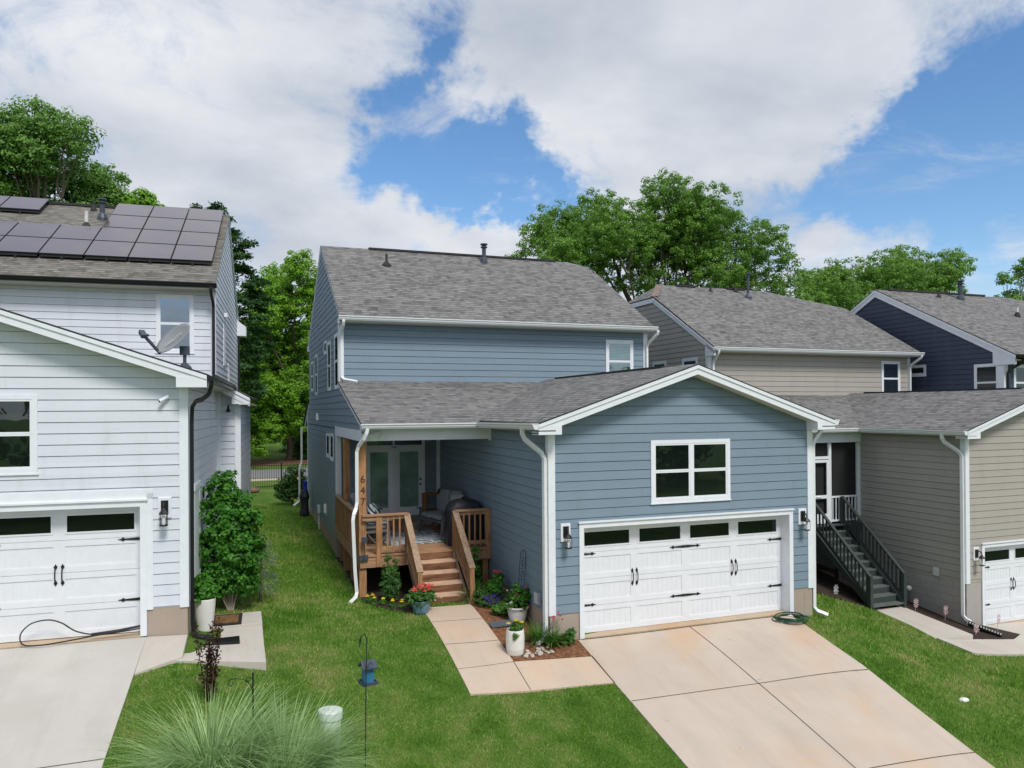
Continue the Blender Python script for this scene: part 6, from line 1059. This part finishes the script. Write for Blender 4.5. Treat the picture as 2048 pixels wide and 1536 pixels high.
for i in range(34):
    a = rng.uniform(0, 6.28); q = rng.uniform(0, 1) ** .6; x = -.36 + .34 * q * math.cos(a); y = -.36 + .16 * q * math.sin(a) + .1 * (x + .36)
    if i > 26: x = -.98 + .12 * rng.random() + .14; y = -.12 + .25 * rng.random()
    if c0 is None:
        k = MB(); k.ball((0, 0, 0), .05, 0, 10, 6, (1, .75, .5)); c0 = thing(k, 'cobble', 'stone', 'pale rounded cobble among the stones around the tall white planter', 'stone', group='cobbles by the tall planter', smooth=True); o = c0
    else: o = copy_tree(c0)
    s_ = rng.uniform(.6, 1.15); o.scale = (s_, s_ * rng.uniform(.8, 1.2), s_); o.rotation_euler = (rng.normal(0, .15), rng.normal(0, .15), rng.uniform(0, 6.28)); o.location = (x, y, hz(x, y) + .035)
# bird feeder on its pole, hook and pedestal
fb = (-3.99, -3.50); z0 = hz(*fb)
k = MB(); k.tube([(0, 0, -.1), (.02, .05, .9), (.06, .2, 1.72), (.065, .2, 1.80), (.03, .19, 1.86), (-.01, .19, 1.84), (-.02, .19, 1.76)], .0075, 6); k.tube([(-.02, .19, 1.80), (-.03, .19, 1.70)], [.014, .004], 6); k.tube([(.04, .14, 1.42), (.10, .16, 1.50), (.13, .17, 1.46)], .006, 5); thing(k, 'feeder_pole', 'black', 'thin black pole with a small hooked top in the front lawn, carrying the blue feeder', 'pole', (*fb, z0))
e = empty('bird_feeder', (-3.90, -3.20, z0 + 1.20), R(12), 'blue house shaped bird feeder with dark roof hanging on the thin pole', 'bird feeder'); fr_ = M['feeder']
k = MB(); k.box(-.065, -.05, 0, .065, .05, .20); k.build('feeder_body', 'feeder', e); k = MB(); k.prism([(-.10, -.095, .185), (.10, -.095, .185), (.10, 0, .27), (-.10, 0, .27)], (0, 0, .018)); k.prism([(-.10, .095, .185), (.10, .095, .185), (.10, 0, .27), (-.10, 0, .27)], (0, 0, .018)); k.build('feeder_roof', 'metal', e)
k = MB(); k.box(-.10, -.10, -.018, .10, .10, -.001); k.box(-.10, -.10, -.0, .10, -.09, .022); k.box(-.1, .09, 0, .1, .1, .022); k.box(-.1, -.09, 0, -.09, .09, .02); k.box(.09, -.09, 0, .1, .09, .02); k.build('tray', 'metal', e); k = MB(); k.tube([(0, 0, .28), (.02, 0, .42), (.08, .06, .44)], .004, 5); k.build('hanger', 'black', e)
hb = (-5.30, -2.95); z0 = hz(*hb); k = MB(); H0 = 1.12; k.tube([(0, 0, -.1), (0, 0, H0)], .011, 7); k.tube([(0, 0, H0), (0, 0, H0 + .04)], [.018, .003], 7)
P = [(-.0, 0, H0 - .22), (-.03, 0, H0 - .12), (-.10, 0, H0 - .05), (-.20, 0, H0 - .025), (-.28, 0, H0 - .04), (-.30, 0, H0 - .09), (-.265, 0, H0 - .12), (-.235, 0, H0 - .09), (-.25, 0, H0 - .07)]; k.tube(P, .0065, 6)
k.tube([(-.05 + .03 * math.cos(t), 0, H0 - .05 + .03 * math.sin(t)) for t in [2 * math.pi * i / 9 for i in range(8)]], .005, 5); thing(k, 'shepherd_hook', 'black', 'black iron garden hook with a scrolled arm rising from the ornamental grass', 'garden hook', (*hb, z0), R(-8))
k = MB()
for z, r in ((.0, .10), (.10, .13), (.20, .15)): k.tube([(r * math.cos(t), r * math.sin(t), .45 + z) for t in [2 * math.pi * i / 16 for i in range(16)]], .006, 5, closed=True)
for i in range(8): a = 2 * math.pi * i / 8; k.tube([(.0, 0, .40), (.1 * math.cos(a), .1 * math.sin(a), .45), (.15 * math.cos(a), .15 * math.sin(a), .65)], .004, 4)
for i in range(3): a = 2 * math.pi * i / 3; k.tube([(.12 * math.cos(a), .12 * math.sin(a), 0), (.09 * math.cos(a), .09 * math.sin(a), .45)], .006, 5)
thing(k, 'wire_basket_stand', 'black', 'black wire basket stand half hidden inside the ornamental grass', 'basket stand', (-5.60, -3.30, hz(-5.52, -3.25) - .12))
pb = (-4.40, -3.08); e = empty('utility_pedestal', (*pb, hz(*pb) - .05), 0, 'pale grey green cylindrical utility pedestal in the front lawn', 'utility pedestal'); e.rotation_euler = (R(-2), R(3.5), R(8))
k = MB(); k.lathe((0, 0, 0), [(.142, 0), (.142, .68)], 32); k.build('pedestal_body', 'ped', e, smooth=False); k = MB(); k.lathe((0, 0, .66), [(.152, 0), (.155, .01), (.155, .10), (.146, .115), (.05, .120), (0, .121)], 32); k.build('pedestal_cap', 'ped', e)
def onround(mb, a0, a1, z0_, z1_, r, m=0, n=6):
    for i in range(n):
        t0, t1 = a0 + (a1 - a0) * i / n, a0 + (a1 - a0) * (i + 1) / n; mb.add([(r * math.cos(t), r * math.sin(t), z) for t, z in ((t0, z0_), (t1, z0_), (t1, z1_), (t0, z1_))], [(0, 1, 2, 3)], m)
A0 = R(-78); k = MB(); onround(k, A0 - .18, A0 + .18, .22, .58, .1432, 0)
for z in (.60, .625): onround(k, A0 - .02, A0 + .20, z, z + .012, .1435, 1, 3)
for z, da_ in ((.53, .03), (.49, .05), (.27, .06), (.24, .04)): onround(k, A0 - da_, A0 + da_, z, z + .012, .1440, 1, 2)
for i in range(14):
    t0 = 2 * math.pi * i / 14; t1 = 2 * math.pi * (i + 1) / 14; k.add([(.1440 * math.cos(A0 + .16 * r * math.cos(t)), .1440 * math.sin(A0 + .16 * r * math.cos(t)), .39 + .025 * r * math.sin(t)) for r, t in ((1, t0), (1.35, t0), (1.35, t1), (1, t1))], [(0, 1, 2, 3), (3, 2, 1, 0)], 1)
onround(k, A0 - .05, A0 + .05, .375, .405, .1440, 1, 2); k.build('warning_label', ['decal', 'ink'], e)
# far yard: iron fence, box, bundle at the corner
e = empty('iron_fence', (-3.5, 28.6, hz(-3.5, 28.6)), 0, 'black iron picket fence across the back of the side yard', 'fence'); k = MB(); zb_ = hz(-3.5, 28.6)
for x in np.arange(-9, 6, .115): z = hz(x - 3.5, 28.6) - zb_; k.box(x - .009, -.009, z + .06, x + .009, .009, z + 1.36)
k.box(-9, -.016, 1.22, 6, .016, 1.25); k.box(-9, -.016, 1.33, 6, .016, 1.36); k.box(-9, -.016, .12, 6, .016, .15); k.build('fence_panel', 'black', e)
for x in (-7.8, -5.4, -2.95, -.1 + .22, 2.5, 5.0): k2 = MB(); k2.box(x - .03, -.03, -.1, x + .03, .03, 1.42); k2.lathe((x, 0, 1.42), [(.04, 0), (.03, .02), (0, .05)], 6); k2.build('fence_post', 'black', e)
k = MB(); k.box(-.28, -.2, 0, .28, .2, .85); k.box(-.3, -.22, .85, .3, .22, .92); thing(k, 'utility_cabinet', 'metal', 'grey metal utility box near the iron fence behind the white house', 'utility box', (-5.75, 27.2, hz(-5.75, 27.2) + .55), bevel=.01)
k = MB(); k.ball((0, 0, .12), .3, 0, 12, 7, (1.3, .9, .6)); thing(k, 'rock', plain('brown_rock', (.16, .10, .07), .9, .4, 5), 'low brown rock in front of the iron fence, left side', 'rock', (-4.9, 27.2, hz(-4.9, 27.2)), smooth=True)
k = MB(); k.lathe((0, 0, 0), [(.13, 0), (.17, .1), (.14, .5), (.19, .75), (.12, .95), (.0, 1.0)], 14, 0); k.lathe((.03, .02, .85), [(.06, 0), (.10, .06), (.07, .30), (.09, .42), (0, .50)], 12, 1); thing(k, 'wrapped_umbrella', ['cover', plain('royal_blue_fabric', (.02, .03, .30), .7)], 'black wrapped bundle with a blue top leaning at the rear corner of the blue house', 'bundle', (-3.22, 15.6, hz(-3.22, 15.6)))
# beige house yard
def pinwheel(x, y, h, label, mat='fl_pinkw', r=.085):
    e = empty('pinwheel', (x, y, hz(x, y) + .03), rng.uniform(-.4, .4), label, 'pinwheel', 'pinwheels by the beige house walk'); k = MB(); k.tube([(0, 0, 0), (0, 0, h)], .004, 5); k.build('stick', 'pvc', e); V = []
    for zc in (h, h - .11):
        for i in range(7): a = 2 * math.pi * i / 7; d = np.array([math.cos(a), -.15, math.sin(a)]); q = np.array([-math.sin(a), 0, math.cos(a)]); c = np.array([0, -.02, zc]); V.append([c, c + d * r * .6 + q * r * .35, c + d * r, c + d * r * .7 - q * r * .1])
    quads('wheel', np.array(V), mat, e); return e
pinwheel(11.72, 2.38, .33, 'red and white pinwheel nearest the foot of the dark green stairs'); pinwheel(12.11, 1.80, .35, 'red and white pinwheel in the middle of the dark mulch strip'); pinwheel(11.98, .82, .26, 'red and white pinwheel beside the black corrugated pipe'); pinwheel(12.88, .92, .40, 'red and white pinwheel standing in front of the garage door at the right')
pinwheel(10.08, 3.55, .16, 'white pinwheel in the dark soil under the green stairs', 'fl_white', .12)
k = MB(); k.tube([(0, 0, 0), (0, 0, .36)], .007, 5, 1); k.ball((0, 0, .42), .075, 0, 14, 8); thing(k, 'globe_light', ['wpot', 'black'], 'small white globe garden light by the block foundation', 'garden light', (12.24, 3.05, hz(12.24, 3.05) + .04), smooth=True)
k = MB(); a, b_ = Vector((*RD_(-.05, -.08), -1.26)), Vector((*RD_(.22, -.78), -1.42)); P = [a.lerp(b_, i / 24) for i in range(25)]; k.tube(P, [.075 if i % 2 else .062 for i in range(25)], 12); thing(k, 'drain_pipe', 'bgutter', 'black corrugated drain pipe lying in the mulch below the white downspout', 'pipe')
k = MB(); k.ball((0, 0, .03), .09, 0, 10, 6, (1.3, .8, .5)); thing(k, 'white_rock', 'wpot', 'white stone lying in the grass right of the driveway', 'stone', (6.95, -2.9, hz(6.95, -2.9)), smooth=True)
# ================================================================== GRASS BLADES
n = 900000; C0 = np.array([-5.44, -12.94]); u = rng.random(n); th = rng.uniform(R(-42), R(42), n) + yaw; d = 5.5 * (34 / 5.5) ** (u ** .8)
x = C0[0] + d * np.sin(th); y = C0[1] + d * np.cos(th); keep = (x > -14) & (x < 19) & (y < 29)
for P in (DRV, WALK, LDRV, BED, BED2, UNDER, RW1, RW2, RBED, RUND, [(0, 0), (6.12, 0), (6.35, 16.6), (-2.95, 17), (-2.95, 3.5), (0, 3.5)], [LD_(-12, 0), LD_(0, 0), LD_(0, 5.5), LD_(.52, 5.5), LD_(.5, 17), LD_(-12, 17)], [LD_(-.63, .02), LD_(.0, .02), LD_(.03, -.88), LD_(-.62, -1.18)], [(-6.26, 2.0), (-5.06, 1.97), (-5.05, -.64), (-6.26, -.44)], [RD_(0, 0), RD_(7, 0), RD_(7, 12), RD_(-3, 12), RD_(-3, 3.5), RD_(0, 3.5)]):
    keep &= ~inpoly(x, y, P)
x, y, d = x[keep], y[keep], d[keep]; n = len(x); z = H(x, y) + .012 * np.sin(x * 2.1 + y * 1.3) * np.cos(y * 1.7 - x * .6); a = rng.uniform(0, 2 * math.pi, n); hb_ = rng.uniform(.025, .055, n) * np.clip(d / 12, .9, 1.5); wd = .0032 * np.clip(d / 8, .8, 3.2) * rng.uniform(.7, 1.4, n); ln = rng.normal(0, .028, (n, 2))
B0 = np.stack([x, y, z - .005], 1); sd_ = np.stack([np.cos(a) * wd, np.sin(a) * wd, np.zeros(n)], 1); V = np.stack([B0 - sd_, B0 + sd_, B0 + np.stack([ln[:, 0], ln[:, 1], hb_], 1)], 1)
quads('lawn_grass', V, 'blades', kind='stuff')
